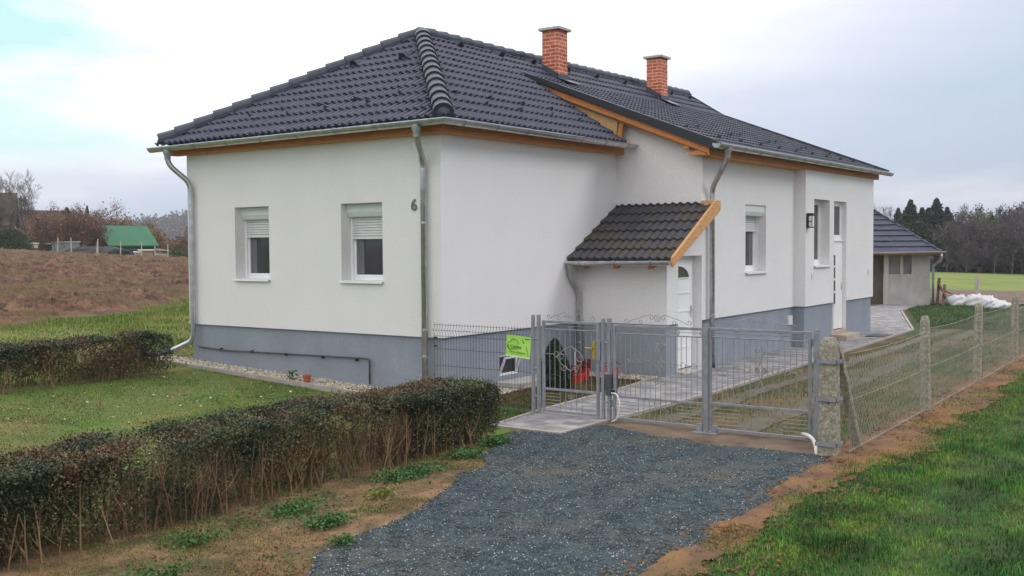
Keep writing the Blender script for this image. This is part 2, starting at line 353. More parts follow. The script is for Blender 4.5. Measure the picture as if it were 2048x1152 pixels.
face(p, (A3+q, CY+q, -.3), X_, Z_, 12.03-A3-q, HP+.32, Y_); face(p, (12.98, CY+q, -.3), X_, Z_, A4-q-12.98, HP+.32, Y_)
face(p, (A4-q, CY+q, -.3), Y_, Z_, LY-CY-2*q, HP+.33, nx)
p.quad((5.272,BY+q,-.1), (5.272,BY+.3,-.1), (5.272,BY+.3,HP), (5.272,BY+q,HP))
p.build('plinth', M_plinth, house)

# --- tiled slopes
def tile_slope(name, O, U, V, Wd, Ln, clips, material, parent, wave=.15, course=.33, amp=.026, ns=8, shear=True):
    O = np.array(O, float); U = np.array(U, float); V = np.array(V, float); U /= np.linalg.norm(U); V /= np.linalg.norm(V)
    Nn = np.cross(U, V); Nn *= np.sign(Nn[2])
    nu = int(Wd/wave*ns)+1; us = np.linspace(0, Wd, nu); ph = (us/wave) % 1.0
    prof = np.where(ph < .62, np.sin(np.pi*ph/.62)**.8, -.10*np.sin(np.pi*(ph-.62)/.38))*amp
    Vt = []; Ft = []; nc = int(math.ceil(Ln/course))
    b = 0
    for k in range(nc):
        v0 = k*course; v1 = min(v0+course, Ln+.02)
        jit = (_val[(k*37+np.floor(us/(wave*2)).astype(int)*11) % 512]-.5)*.005
        rows = [(v0-.004, -.012, 0), (v0-.004, .034, 1), (v0+.02, .036, 1), ((v0+v1)/2, .018, 1), (v1, .004, 1)]
        for (vv, hh, a) in rows:
            Vt.append(O + us[:, None]*U + vv*V + (hh + (prof if a else prof*.9) + jit)[:, None]*Nn)
        for r_ in range(4):
            i = b+r_*nu+np.arange(nu-1); Ft.append(np.stack([i, i+1, i+1+nu, i+nu], 1))
        b += 5*nu
    Vt = np.concatenate(Vt); Ft = np.concatenate(Ft)
    me = bpy.data.meshes.new(name); me.from_pydata(Vt.tolist(), [], Ft.tolist())
    bm = bmesh.new(); bm.from_mesh(me)
    for co, no in clips:      # keep the side opposite to no
        bmesh.ops.bisect_plane(bm, geom=bm.verts[:]+bm.edges[:]+bm.faces[:], plane_co=co, plane_no=no, clear_outer=True)
    bm.to_mesh(me); bm.free(); me.update()
    o0 = org(parent); co = np.empty(len(me.vertices)*3); me.vertices.foreach_get('co', co); co = co.reshape(-1, 3)
    if shear: co = np.array([warpz(v) for v in co])
    me.vertices.foreach_set('co', (co-np.array(o0)).ravel()); me.update()
    return link_mesh(name, me, material, parent)
EV = -.36; KY = .642; KX = .608
ZE = 4.13
AP = Vector((3.10, 2.92, 6.21)); RE = Vector((14.4, 2.92, 6.21))
def hipn(a, b, keep):
    d = Vector(b)-Vector(a); n = Vector((-d.y, d.x, 0)).normalized()
    if n.dot(Vector(keep)-Vector(a)) > 0: n = -n
    return (tuple(a), tuple(n))
c0 = Vector((-.34, -.34, ZE)); c1 = Vector((-.34, 6.18, ZE))
sl = math.hypot(1, KX)
tile_slope('roof_slope', (EV, -.40, ZE+KX*(EV+.32)), (0,1,0), (1,0,KX), 6.62, 4.05, [hipn(c0, AP, (0,3,0)), hipn(c1, AP, (0,3,0))], M_tile, house, amp=.034)
nearO = (-.36, EV, ZE+KY*(EV+.32))
def far_cut(keep): return hipn((14.45, 2.92, 0), (15.85, -2.3, 0), keep)
tile_slope('roof_slope', nearO, (1,0,0), (0,1,KY), 5.40, 3.92, [hipn(c0, AP, (5,0,0)), ((4.99,0,0), (1,0,0))], M_tile, house, amp=.034)
tile_slope('roof_slope', (4.99, 1.93, ZE+KY*2.25+.005), (1,0,0), (0,1,KY), 10.9, 1.20, [far_cut((5,2,0))], M_tile, house)
KS = .395; ZS = 3.97
tile_slope('roof_slope', (4.95, -2.17, ZS-.01), (1,0,0), (0,1,KS), 11.4, 4.42, [far_cut((5,0,0))], M_tile, house)
tile_slope('roof_slope', (-.36, 6.18, ZE), (1,0,0), (0,-1,KY), 15.2, 3.92, [hipn(c1, AP, (5,5,0))], M_tile, house, ns=4)
# underlay closing the roof body
ub = MB()
g = -.03
ub.add([(-.2,-.2,ZE+g), (AP.x,AP.y,AP.z+g-.02), (-.2,6.05,ZE+g)], [(0,1,2)])
ub.add([(-.2,-.2,ZE+g), (4.98,-.2,ZE+g), (4.98,2.92,AP.z+g-.02), (AP.x,AP.y,AP.z+g-.02)], [(0,1,2,3)])
ub.add([(5.0,-2.0,ZS+.01), (15.6,-2.0,ZS+.01), (14.5,1.93,ZE+KY*2.25+g-.02), (5.0,1.93,ZE+KY*2.25+g-.02)], [(0,1,2,3)])
ub.add([(-.2,6.05,ZE+g), (AP.x,AP.y,AP.z+g-.02), (14.35,2.92,AP.z+g-.02), (15.4,6.05,ZE+g)], [(0,1,2,3)])
ub.build('roof_underlay', M_black, house, warp=True)
# ridge and hip caps
def cap_run(name, a, b, parent, rad=.105, step=.36, over=.05, rise=.045, endcap=True, warp=True):
    warpz = globals()['warpz'] if warp else (lambda v: v)
    a = Vector(a); b = Vector(b); d = (b-a); n = int(d.length/step); st = d.length/n; d.normalize()
    sd = d.cross(Vector((0,0,1))).normalized(); up = sd.cross(d); mb = MB(); k = 9
    for i in range(n):
        s0 = a+d*(i*st-(over if i else 0)); s1 = a+d*((i+1)*st)
        rows = [(s0, rad*.80, rise-.010, 1), (s0+d*.001, rad*1.10, rise+.014, 1), (s0+d*.03, rad*1.10, rise+.014, 1), (s0+(s1-s0)*.5, rad*1.02, rise+.005, 1), (s1, rad*.93, rise-.004, 1)]
        base = len(mb.v)
        for (c, r_, hh, _) in rows:
            for j in range(k):
                an = math.pi*(-.08+1.16*j/(k-1)); mb.v.append(tuple(warpz(c+sd*math.cos(an)*r_*1.05+up*(math.sin(an)*r_+hh-.045))))
        for q_ in range(4):
            for j in range(k-1): mb.f.append((base+q_*k+j, base+q_*k+j+1, base+(q_+1)*k+j+1, base+(q_+1)*k+j))
        if i == 0 and endcap: # rounded end tile
            cc = len(mb.v); mb.v.append(tuple(warpz(s0-d*.07+up*(rise-.03))))
            for j in range(k-1): mb.f.append((cc, base+j+1, base+j))
    return mb.build(name, M_cap, parent, smooth=False)
cap_run('hip_tiles', c0+Vector((.03,.03,.03)), AP+Vector((0,0,.01)), house, rad=.135)
cap_run('hip_tiles', c1+Vector((.03,-.03,.03)), AP+Vector((0,0,.01)), house, rad=.135)
cap_run('ridge_tiles', (14.5,2.92,6.225), (3.0,2.92,6.225), house, rad=.115)
mb = MB(); mb.lathe((AP.x-.02, AP.y, AP.z-.06), [(.17,0), (.165,.09), (.12,.15), (.05,.18), (.001,.19)], 14); mb.build('ridge_apex_tile', M_cap, house, smooth=True, warp=True)
# far verge
mb = MB()
for a, b in (((14.45,2.92,6.24), (14.72,1.93,5.60)), ((14.72,1.93,5.60), (15.85,-2.2,3.99))):
    mb.beam(warpz(a), warpz(b), .05, .10)
mb.build('far_verge_trim', M_dark, house)
# near verge of the shallow slope: dark metal strip, rafter board, OSB triangle, trim post
def zs(y): return ZS+KS*(y+2.17)
mb = MB(); y0, y1 = -2.17, 2.02
mb.prism([(4.93,y0,zs(y0)+.075), (4.93,y1,zs(y1)+.065), (4.93,y1-.25,zs(y1-.25)-.03), (4.93,y0,zs(y0)-.10)], (.022,0,0))
mb.prism([(4.955,y0,zs(y0)+.075), (4.955,y1,zs(y1)+.065), (4.955,y1,zs(y1)+.045), (4.955,y0,zs(y0)+.055)], (.07,0,0))
mb.build('verge_flashing', M_dark, house, warp=True)
mb = MB(); a, b = -1.98, 1.62
mb.prism([(4.99,a,zs(a)-.07), (4.99,b,zs(b)-.06), (4.99,b-.3,zs(b-.3)-.19), (4.99,a,zs(a)-.21)], (.06,0,0)); mb.build('verge_board', M_wood, house, bevel=.004, warp=True)
mb = MB(); mb.prism([(5.06,-1.95,zs(-1.95)-.15), (5.06,-.1,zs(-.1)-.14), (5.06,-.1,zs(-.1)-.24), (5.06,-1.95,zs(-1.95)-.24)], (.235,0,0)); mb.build('verge_soffit', M_wood, house, warp=True)
mb = MB(); mb.prism([(5.08,-.10,4.16), (5.08,-.16,zs(-.16)-.05), (5.08,1.75,zs(1.75)-.06), (5.08,1.80,ZE+KY*2.02)], (.15,0,0)); mb.build('gable_infill_panel', M_osb, house, warp=True)
mb = MB(); mb.beam((5.12,-.145,4.12), (5.12,-.245,zs(-.2)-.06), .07, .09, up=(0,1,0)); mb.build('infill_post', M_wood, house, bevel=.004, warp=True)
mb = MB(); mb.box(5.02,-1.62,3.93,5.32,-1.50,4.06); mb.build('purlin_end', M_wood, house, bevel=.004, warp=True)
mb = MB(); mb.prism([(5.02,-1.95,3.80), (5.02,-1.60,3.83), (5.02,-1.60,3.86), (5.02,-1.95,3.92)], (.3,0,0)); mb.build('soffit_end', M_wood, house, warp=True)
# eave boards with soffits
mb = MB(); mb.box(-.17,-.17,3.925,-.135,6.08,4.08); mb.box(-.135,-.135,3.925,0,6.08,3.945); mb.build('eave_board', M_wood, house, bevel=.004, warp=True)
mb = MB(); mb.box(-.135,-.17,3.925,5.27,-.135,4.08); mb.box(0,-.135,3.925,5.27,0.0,3.945); mb.build('eave_board', M_wood, house, bevel=.004, warp=True)
mb = MB(); mb.box(4.98,-2.02,3.79,15.62,-1.985,3.93); mb.box(5.3,-1.984,3.79,A3,BY,3.81); mb.box(A3,-1.984,3.79,15.24,-1.97,3.81); mb.box(15.24,-1.984,3.79,15.62,-1.6,3.81); mb.build('eave_board', M_wood, house, bevel=.004, warp=True)

# gutters
def gutter(name, pts, r, parent, brackets=.75, endcaps=(1,1), mat_=None):
    mb = MB(); P = [Vector(p) for p in pts]; k = 12
    prof = [(-r, .012), (-r, 0)] + [(-r*math.cos(math.pi*j/k), -r*math.sin(math.pi*j/k)) for j in range(1, k)] + [(r, 0), (r+.004, .012), (r+.014, .008), (r+.014, -.006), (r+.004,-.008)]
    prof = prof + [(a*.95, b*.95+.001) for a, b in prof[::-1][5:]]
    base = []
    for i, pt in enumerate(P):
        if i == 0: d = (P[1]-P[0]).normalized(); sc = 1; m_ = d.cross(Vector((0,0,1))).normalized()
        elif i == len(P)-1: d = (P[-1]-P[-2]).normalized(); sc = 1; m_ = d.cross(Vector((0,0,1))).normalized()
        else:
            n1 = (P[i]-P[i-1]).normalized().cross(Vector((0,0,1))).normalized(); n2 = (P[i+1]-P[i]).normalized().cross(Vector((0,0,1))).normalized()
            m_ = (n1+n2).normalized(); sc = 1/m_.dot(n1)
        base.append(len(mb.v))
        for a, b in prof: mb.v.append(tuple(pt+m_*a*sc+Vector((0,0,b))))
    n = len(prof)
    for i in range(len(P)-1):
        for j in range(n): mb.f.append((base[i]+j, base[i]+(j+1) % n, base[i+1]+(j+1) % n, base[i+1]+j))
    for e_, i in ((0, 0), (1, len(P)-1)):
        if endcaps[e_]: mb.f.append(tuple(base[i]+j for j in range(1, k+2)))
    g_ = mb.build(name, mat_ or M_zinc, parent)
    for i in range(len(P)-1):
        d = P[i+1]-P[i]; nb = int(d.length/brackets); d.normalize(); m_ = d.cross(Vector((0,0,1))).normalized()
        for q_ in range(nb):
            c = P[i]+d*((q_+.5)*(P[i+1]-P[i]).length/nb); b2 = MB()
            arc = [c+m_*(-(r+.006)*math.cos(math.pi*j/10))+Vector((0,0,-(r+.006)*math.sin(math.pi*j/10))) for j in range(11)]
            arc = [arc[0]+Vector((0,0,.03))]+arc+[arc[-1]+m_*.012+Vector((0,0,.014)), arc[-1]+m_*-.01+Vector((0,0,.022))]
            for j in range(len(arc)-1):
                a0, a1 = arc[j], arc[j+1]; o_ = (a1-a0).cross(d).normalized()*.004
                b2.add([a0-d*.013, a0+d*.013, a1+d*.013, a1-d*.013, a0-d*.013+o_, a0+d*.013+o_, a1+d*.013+o_, a1-d*.013+o_], [(0,1,2,3), (7,6,5,4), (0,4,5,1), (2,6,7,3), (1,5,6,2), (3,7,4,0)])
            b2.build('gutter_bracket', M_zincd, g_)
    return g_
gz = 4.085
gutter('gutter', [(-.375,6.36,gz-.03), (-.375,-.375,gz-.005), (5.38,-.375,gz+.05)], .075, house)
gutter('gutter', [(4.80,-2.235,4.015), (15.95,-2.235,4.10)], .075, house)
def downpipe(pts, r, parent, hopper=None, clamps=(), shoe=None):
    mb = MB(); pp = fillet(pts, .14, 7); mb.tube(pp, r, 16)
    o = mb.build('downpipe', M_zinc, parent, smooth=True)
    if hopper:
        x, y, z = hopper; h = MB(); h.lathe((x, y, z), [(r+.006,-.17), (r+.008,-.10), (r+.03,-.05), (.072,0.0), (.074,.012)], 18); h.build('gutter_outlet', M_zincd, o, smooth=True)
    for (x, y, z) in clamps:
        c = MB(); c.tube([(x,y,z-.012), (x,y,z+.012)], r+.008, 16); c.box(x-.012 if abs(y) > abs(x) else x, y-.008, z-.01, x+.012 if abs(y) > abs(x) else x+.09, y+.008 if abs(y) < 7 else y, z+.01)
        c.build('pipe_clamp', M_zinc, o)
    if shoe:
        s_ = MB(); s_.tube(shoe, r+.012, 16); s_.build('pipe_shoe', M_pipe, o, smooth=True)
    return o
r_ = .047
downpipe([(-.375,.14,4.05), (-.375,.14,3.83), (-.075,.275,3.55), (-.075,.275,-.05)], r_, house, (-.375,.14,4.02), [(-.075,.275,3.40), (-.075,.275,2.62), (-.075,.275,1.02), (-.075,.275,.62)])
downpipe([(-.375,5.88,4.03), (-.375,5.88,3.76), (-.075,5.645,3.42), (-.075,5.645,.62), (-.22,6.1,.42), (-.30,6.32,.37)], r_, house, (-.375,5.88,4.0), [(-.075,5.645,3.2), (-.075,5.645,2.3), (-.075,5.645,1.0)])
mb = MB(); mb.tube([(-.215,6.08,.43), (-.29,6.34,.375), (-.50,7.0,.27)], .06, 16); mb.build('drain_pipe', M_pipe, house, smooth=True)
downpipe([(5.28,-2.235,4.0), (5.28,-2.235,3.78), (5.53,-1.835,3.30), (5.53,-1.835,.02)], r_, house, (5.28,-2.235,3.97), [(5.53,-1.835,2.98), (5.53,-1.835,.98)], [(5.53,-1.835,.0), (5.53,-1.835,.22)])
# canopy over the side door
kc = .545; cz = 2.02
can = empty('canopy_holder', (0,0,0), '', ''); bpy.data.objects.remove(can)
tile_slope('canopy_roof', (3.50, -1.98, cz), (0,1,0), (1,0,kc), 1.97, 2.05, [((5.295,0,0), (1,0,0))], M_tile2, house, course=.335, ns=10, amp=.03, shear=False)
mb = MB(); mb.prism([(3.55,-1.97,cz-.02), (5.29,-1.97,cz+kc*1.74-.02), (5.29,-1.97,cz+kc*1.74-.07), (3.55,-1.97,cz-.07)], (0,1.96,0)); mb.build('canopy_boarding', M_woodx, house)
mb = MB(); mb.prism([(3.50,-2.05,cz-.12), (3.50,-2.05,cz+.045), (5.24,-2.05,cz+kc*1.74+.085), (5.42,-2.05,cz+kc*1.74+.085), (5.42,-2.05,cz+kc*1.74-.09)], (0,.05,0)); mb.build('canopy_verge_board', M_woodx, house, bevel=.004)
mb = MB(); mb.box(5.22,-1.99,cz+kc*1.74+.0,5.42,-1.76,cz+kc*1.74+.09); mb.build('canopy_beam_end', M_woodx, house, bevel=.004)
for yy in (-1.62, -.95, -.35):
    mb = MB(); mb.prism([(3.60,yy,cz-.16), (3.60,yy,cz-.06), (3.90,yy,cz+.08), (3.90,yy,cz-.06)], (0,.08,0)); mb.build('canopy_rafter', M_wood, house, bevel=.003)
gutter('gutter', [(3.46,.03,1.985), (3.46,-2.02,1.995)][::-1], .068, house, .62)
downpipe([(3.46,-.10,1.95), (3.46,-.10,1.74), (3.79,-.07,1.46), (3.79,-.07,-.05)], .042, house, (3.46,-.10,1.93), [(3.79,-.07,1.28), (3.79,-.07,.55)])

# --- chimneys
def roofz(x, y):
    return warpz((x, y, zs(y) if y < 1.93 else ZE+KY*(y+.32)))[2]
def chimney(x0, y0, wd, top):
    zt = top
    z0 = roofz(x0, y0)-.1
    mb = MB(); mb.box(x0, y0, z0, x0+wd, y0+wd, zt); c = mb.build('chimney', M_brick, house, bevel=.004)
    mb = MB(); e_ = .065; mb.box(x0-e_, y0-e_, zt, x0+wd+e_, y0+wd+e_, zt+.055); mb.build('chimney_cap', M_conc2, c, bevel=.006)
    mb = MB(); a, b = y0, y0+wd; za = roofz(x0, a)+.04; zb = roofz(x0, b)+.04; h_ = .13
    mb.prism([(x0-.02,a-.02,za-.05), (x0-.02,b,zb-.05), (x0-.02,b,zb+h_), (x0-.02,a-.02,za+h_)], (.03,0,0))
    mb.prism([(x0+wd-.01,a-.02,za-.05), (x0+wd-.01,b,zb-.05), (x0+wd-.01,b,zb+h_), (x0+wd-.01,a-.02,za+h_)], (.03,0,0))
    mb.box(x0-.02, a-.025, za-.05, x0+wd+.02, a-.001, za+h_)
    k_ = (roofz(x0, a-.3)-roofz(x0, a))/.3
    mb.prism([(x0-.03,a-.02,za+.03), (x0+wd+.10,a-.02,za+.03), (x0+wd+.12,a-.32,za+k_*.30+.035), (x0-.03,a-.32,za+k_*.30+.035)], (0,0,.012))
    mb.build('chimney_flashing', M_flash, c)
chimney(6.42, 2.02, .385, 6.78)
chimney(11.3, 2.10, .385, 6.92)
# --- roof vents and snow hooks
def vent(P, U, V, parent=house):
    P = Vector(P); U = Vector(U).normalized(); V = Vector(V).normalized(); Nn = U.cross(V); Nn = Nn if Nn.z > 0 else -Nn
    mb = MB(); a = [P-U*.11, P+U*.11, P+Nn*.13-V*.0]; b = P+V*.34
    base = [P-U*.11+Nn*.02, P+U*.11+Nn*.02, P+U*.05+Nn*.135, P-U*.05+Nn*.135, P-U*.09+V*.36+Nn*.02, P+U*.09+V*.36+Nn*.02]
    mb.add(base, [(0,3,2,1), (1,2,5), (0,4,3), (3,4,5,2)]); o = mb.build('roof_vent', M_tile, parent, warp=True)
    mb = MB(); mb.add([P-U*.085+Nn*.03-V*.004, P+U*.085+Nn*.03-V*.004, P+U*.035+Nn*.12-V*.004, P-U*.035+Nn*.12-V*.004], [(0,3,2,1)]); mb.build('vent_opening', M_black, o, warp=True)
def pn(x, y): return (x, y, ZE+KY*(y+.32))
for x in (3.85, 5.2, 6.35, 7.75, 9.0, 10.35, 12.9, 14.0): vent(pn(x, 2.62), (1,0,0), (0,1,KY))
for y in (3.55, 2.38): vent((1.95, y, ZE+KX*2.27), (0,1,0), (1,0,KX))
def hook(P, U, V):
    P = Vector(P); U = Vector(U).normalized(); V = Vector(V).normalized(); Nn = U.cross(V); Nn = Nn if Nn.z > 0 else -Nn
    mb = MB(); mb.prism([P+Nn*.02-U*.012, P+Nn*.10-U*.006, P+V*.10+Nn*.03-U*.012], U*.024); mb.build('snow_hook', M_black, house, warp=True)
for x, y in ((.88,.42), (1.85,.46), (1.40,.20), (2.81,.46), (2.36,.20), (3.71,.46), (3.30,.20), (4.25,.20)): hook(pn(x, y), (1,0,0), (0,1,KY))
for x, y in ((.28,4.44), (.12,4.16), (.38,3.73), (.22,3.43), (.42,2.92), (.27,2.61), (.48,2.13), (.3,1.7), (.5,1.2)): hook((x, y, ZE+KX*(x+.32)), (0,1,0), (1,0,KX))
for i in range(9):
    x = 5.9+i*1.05; hook((x,-1.15+.25*(i % 2),zs(-1.15+.25*(i % 2))), (1,0,0), (0,1,KS)); hook((x+.45,-1.62,zs(-1.62)), (1,0,0), (0,1,KS))

# --- windows.  frame built in a local system: origin at lower outer corner, a = width axis, inn = inward axis
def window(O, a, inn, Wd, Hh, dep, shutter=0.0, shbox=.0, sill=True, boxdep=.14, curtain='left', fr=.06, name='window', sw=.055):
    O = Vector(O); a = Vector(a); inn = Vector(inn); z = Vector((0,0,1))
    def bx(mb, u0, u1, d0, d1, z0, z1):
        vs = [O+a*u+inn*d+z*h for h in (z0, z1) for u, d in ((u0,d0),(u1,d0),(u1,d1),(u0,d1))]
        mb.add(vs, [(0,3,2,1),(4,5,6,7),(0,1,5,4),(1,2,6,5),(2,3,7,6),(3,0,4,7)])
    Ht = Hh-shbox
    f = MB(); g_ = .001
    bx(f, g_, fr, dep, dep+.07, 0, Ht); bx(f, Wd-fr, Wd-g_, dep, dep+.07, 0, Ht); bx(f, fr, Wd-fr, dep, dep+.07, 0, fr+.01); bx(f, fr, Wd-fr, dep, dep+.07, Ht-fr, Ht)
    root = f.build(name, M_white, house, bevel=.003)
    s = MB(); i = fr*.8; w2 = sw
    bx(s, i, i+w2, dep+.012, dep+.062, i+.02, Ht-i); bx(s, Wd-i-w2, Wd-i, dep+.012, dep+.062, i+.02, Ht-i)
    bx(s, i+w2, Wd-i-w2, dep+.012, dep+.062, i+.02, i+.02+w2); bx(s, i+w2, Wd-i-w2, dep+.012, dep+.062, Ht-i-w2, Ht-i); s.build('sash', M_white, root, bevel=.003)
    gl = MB(); bx(gl, i+w2, Wd-i-w2, dep+.035, dep+.045, i+.02+w2, Ht-i-w2); gl.build('pane', M_glass, root)
    if curtain:
        cu = MB(); a0, a1 = (i+w2+.0, i+w2+.16) if curtain == 'left' else (Wd-i-w2-.2, Wd-i-w2)
        bx(cu, a0, a1, dep+.031, dep+.034, i+.025+w2, Ht-i-w2-.004); cu.build('curtain', M_curt, root)
    if shbox:
        b = MB(); d0 = boxdep
        pr = [(d0, Hh-.002), (d0, Hh-shbox*.62), (d0+.03, Hh-shbox*.95), (d0+.06, Hh-shbox), (dep+.07, Hh-shbox), (dep+.07, Hh-.002)]
        b.prism([O+inn*d+z*h+a*.001 for d, h in pr], a*(Wd-.002)); b.build('shutter_box', M_box, root, bevel=.003)
        for u0 in (0.002, Wd-.042):
            r2 = MB(); bx(r2, u0, u0+.04, dep-.035, dep-.002, 0.01, Ht); r2.build('guide_rail', M_white, root, bevel=.002)
    if shutter:
        sh = MB(); n = int(shutter/.043)
        for k in range(n):
            z1 = Ht-k*.043; z0 = z1-.041
            vs = [O+a*u+inn*d+z*h for u in (.043, Wd-.043) for d, h in ((dep-.012,z0), (dep-.026,z0+.008), (dep-.026,z1-.010), (dep-.012,z1))]
            sh.add(vs, [(0,4,5,1), (1,5,6,2), (2,6,7,3)])
        z0 = Ht-n*.043-.045; bx(sh, .043, Wd-.043, dep-.03, dep-.008, z0, z0+.043)
        sh.build('roller_shutter', M_white2, root)
    if sill:
        s2 = MB(); s2.prism([O+inn*-.05+z*-.005-a*.015, O+inn*-.05+z*-.035-a*.015, O+inn*-.043+z*-.035-a*.015, O+inn*-.043+z*-.012-a*.015, O+inn*dep+z*.0-a*.015, O+inn*dep+z*.012-a*.015], a*(Wd+.03)); s2.build('sill', M_white, root)
    return root
window((0,4.57,1.735), ny, X_, .86, 1.23, .25, .30, .215, boxdep=.12, fr=.045, sw=.035)
window((0,2.04,1.735), ny, X_, .88, 1.22, .25, .335, .215, boxdep=.12, fr=.045, sw=.035)
window((7.30,BY,1.72), X_, Y_, 1.09, 1.335, .22, .29, .22, curtain='right', boxdep=.03)
window((10.64,CY,1.785), X_, Y_, 1.08, 1.485, .21, curtain=None, fr=.07)
window((12.03,CY,2.36), X_, Y_, .95, .905, .11, curtain=None, sill=False, fr=.06, name='transom_window')
# doors
def door(x0, x1, y, dep, z0, z1, fan=False, panels=4, long_glass=False):
    f = MB(); yy = y+dep
    f.box(x0+.001, yy, z0, x0+.06, yy+.07, z1); f.box(x1-.06, yy, z0, x1-.001, yy+.07, z1); f.box(x0+.06, yy, z1-.06, x1-.06, yy+.07, z1-.001)
    d = MB(); d.box(x0+.062, yy-.012, z0+.02, x1-.062, yy+.04, z1-.062); dr = d.build('door', M_white, house, bevel=.004)
    f.build('door_frame', M_white, dr, bevel=.003)
    cx = (x0+x1)/2; n = panels
    if long_glass:
        for k in range(4):
            a = z0+.62+k*.30; g_ = MB(); g_.box(x0+.24, yy-.020, a, x0+.34, yy-.0125, a+.25); g_.build('door_glass', M_glass, dr)
            t_ = MB(); t_.box(x0+.20, yy-.03, a-.035, x0+.38, yy-.013, a-.006); t_.build('door_moulding', M_white, dr, bevel=.003)
    else:
        for k in range(n):
            a = z0+.18+k*.32; t_ = MB(); t_.box(x0+.2, yy-.024, a+.20, x1-.2, yy-.013, a+.235); t_.build('door_moulding', M_white, dr, bevel=.003)
    if fan:
        g_ = MB(); n_ = 10; c = (x0+.30, z0+1.62); pts = [(c[0], c[1])]+[(c[0]+.46*math.cos(math.pi/2*k/n_), c[1]+.22*math.sin(math.pi/2*k/n_)) for k in range(n_+1)]
        g_.prism([(a, yy-.018, b) for a, b in pts], (0,.005,0)); g_.build('fanlight', M_glass, dr)
        t_ = MB(); t_.tube([(a, yy-.02, b) for a, b in pts], .012, 6, closed=True); t_.build('fanlight_trim', M_white, dr)
    h_ = MB(); hx = x1-.12; h_.box(hx-.02, yy-.02, z0+.92, hx+.02, yy-.012, z0+1.12); h_.tube([(hx, yy-.02, z0+1.03), (hx, yy-.055, z0+1.03), (hx-.11, yy-.055, z0+1.03)], .009, 8); h_.build('door_handle', M_zinc, dr)
    return dr
door(4.30, 5.27, BY, .17, .06, 2.076, fan=True)
door(12.03, 12.98, CY, .09, .24, 2.33, long_glass=True)
mb = MB(); mb.box(12.031,CY+.06,2.331,12.979,CY+.30,2.359); mb.build('door_lintel', M_white, house)
mb = MB(); mb.box(4.31,BY-.12,-.02,5.26,BY+.22,.06); mb.build('door_step', M_conc2, house, bevel=.006)
mb = MB(); mb.box(11.98,CY-.32,-.02,13.05,CY+.17,.155); mb.box(12.031,CY+.0,.155,12.979,CY+.17,.235); mb.build('door_step', mat('tan_step', [(.36,.29,.22),(.46,.38,.30)], 6, .85, .2, 40), house, bevel=.006)
# basement window, slab below it
mb = MB(); mb.box(1.501,.07,.171,1.54,.12,.519); mb.box(2.02,.07,.171,2.059,.12,.519); mb.box(1.54,.07,.171,2.02,.12,.21); mb.box(1.54,.07,.48,2.02,.12,.519); bw = mb.build('basement_window', M_white, house, bevel=.003)
mb = MB(); mb.box(1.54,.10,.21,2.02,.11,.48); mb.build('pane', M_glass, bw)
mb = MB(); mb.beam((1.56,.075,.22), (1.56,-.03,.47), .035, .03); mb.beam((2.0,.075,.22), (2.0,-.03,.47), .035, .03); mb.beam((1.56,-.03,.47), (2.0,-.03,.47), .035, .03); mb.build('tilted_sash', M_white2, bw)
mb = MB(); mb.box(1.40,-.40,.0,2.62,.04,.10); mb.build('light_well_slab', M_conc2, house, bevel=.01)
# house number, lamp, wall pipe, little boxes
text_mesh('house_number', '6', .235, M_num, house, Matrix.Translation((-.008,.515,2.885)) @ Matrix.Rotation(R(-90), 4, 'Z') @ Matrix.Rotation(R(90), 4, 'X'), .008, .006)
mb = MB(); mb.box(10.12,CY-.03,2.62,10.26,CY,2.94); mb.box(10.13,CY-.13,2.62,10.25,CY-.03,2.645); mb.box(10.13,CY-.13,2.88,10.25,CY-.03,2.94); mb.box(10.13,CY-.13,2.645,10.142,CY-.118,2.88); mb.box(10.13,CY-.118,2.75,10.14,CY-.03,2.765); lp = mb.build('wall_lamp', M_black, house)
mb = MB(); mb.box(10.15,CY-.11,2.66,10.235,CY-.05,2.87); mb.build('lamp_shade', M_white, lp)
mb = MB(); mb.tube(fillet([(.02,5.62,.50), (.005,4.9,.475), (.005,1.50,.52), (.005,1.47,.50), (.005,1.47,.12)], .04), .014, 8); wp = mb.build('wall_pipe', M_pipe, house, smooth=True)
for y_ in (5.0,4.2,3.35,2.5,1.75):
    c = MB(); c.box(.0-.014,y_-.009,.465,.045,y_+.009,.51); c.build('pipe_clip', M_black, wp)
mb = MB(); mb.box(9.74,BY-.0,.52,9.98,BY+.05,.72); mb.build('meter_box', M_white2, house, bevel=.004)
mb = MB(); mb.box(10.47,CY-.02,1.50,10.55,CY,1.62); mb.build('doorbell', M_white2, house, bevel=.004)
mb = MB(); mb.box(14.75,CY-.02,1.50,14.85,CY,1.62); mb.build('wall_socket', M_white2, house, bevel=.004)

# ------------------------------------------------------------------ ground
M_ground = mat('worn_grass_ground', [(.060,.055,.018), (.115,.085,.032), (.15,.105,.05)], .9, .95, .8, 30, detail=10, cols2=(.035,.065,.012), scale2=.35)
M_soil = mat('red_brown_ploughed_soil', [(.036,.016,.010), (.100,.046,.028), (.20,.115,.062)], 1.6, .95, .9, 14, detail=12, cols2=(.11,.075,.032), scale2=.55, contrast=(.34,.66))
M_meadow = mat('yellow_green_meadow', [(.11,.155,.02), (.20,.235,.035)], .25, .95, .5, 4, detail=9)
M_strip = mat('brown_fallow', [(.10,.065,.055), (.17,.12,.09)], 1.2, .95, .6, 8, detail=9)
M_dirt = mat('ochre_bare_earth', [(.11,.062,.030), (.21,.125,.060), (.28,.18,.09)], 2.7, .95, 1.0, 45, detail=12, cols2=(.075,.06,.022), scale2=2.3)
M_dirt2 = mat('dark_bare_earth', [(.085,.045,.025), (.19,.105,.055)], 2.2, .95, 1.0, 30, detail=12, cols2=(.21,.11,.042), scale2=1.6)
M_straw = mat('dead_orange_grass', [(.24,.10,.022), (.38,.19,.05)], 4, .9, .5, 60, island=.45)
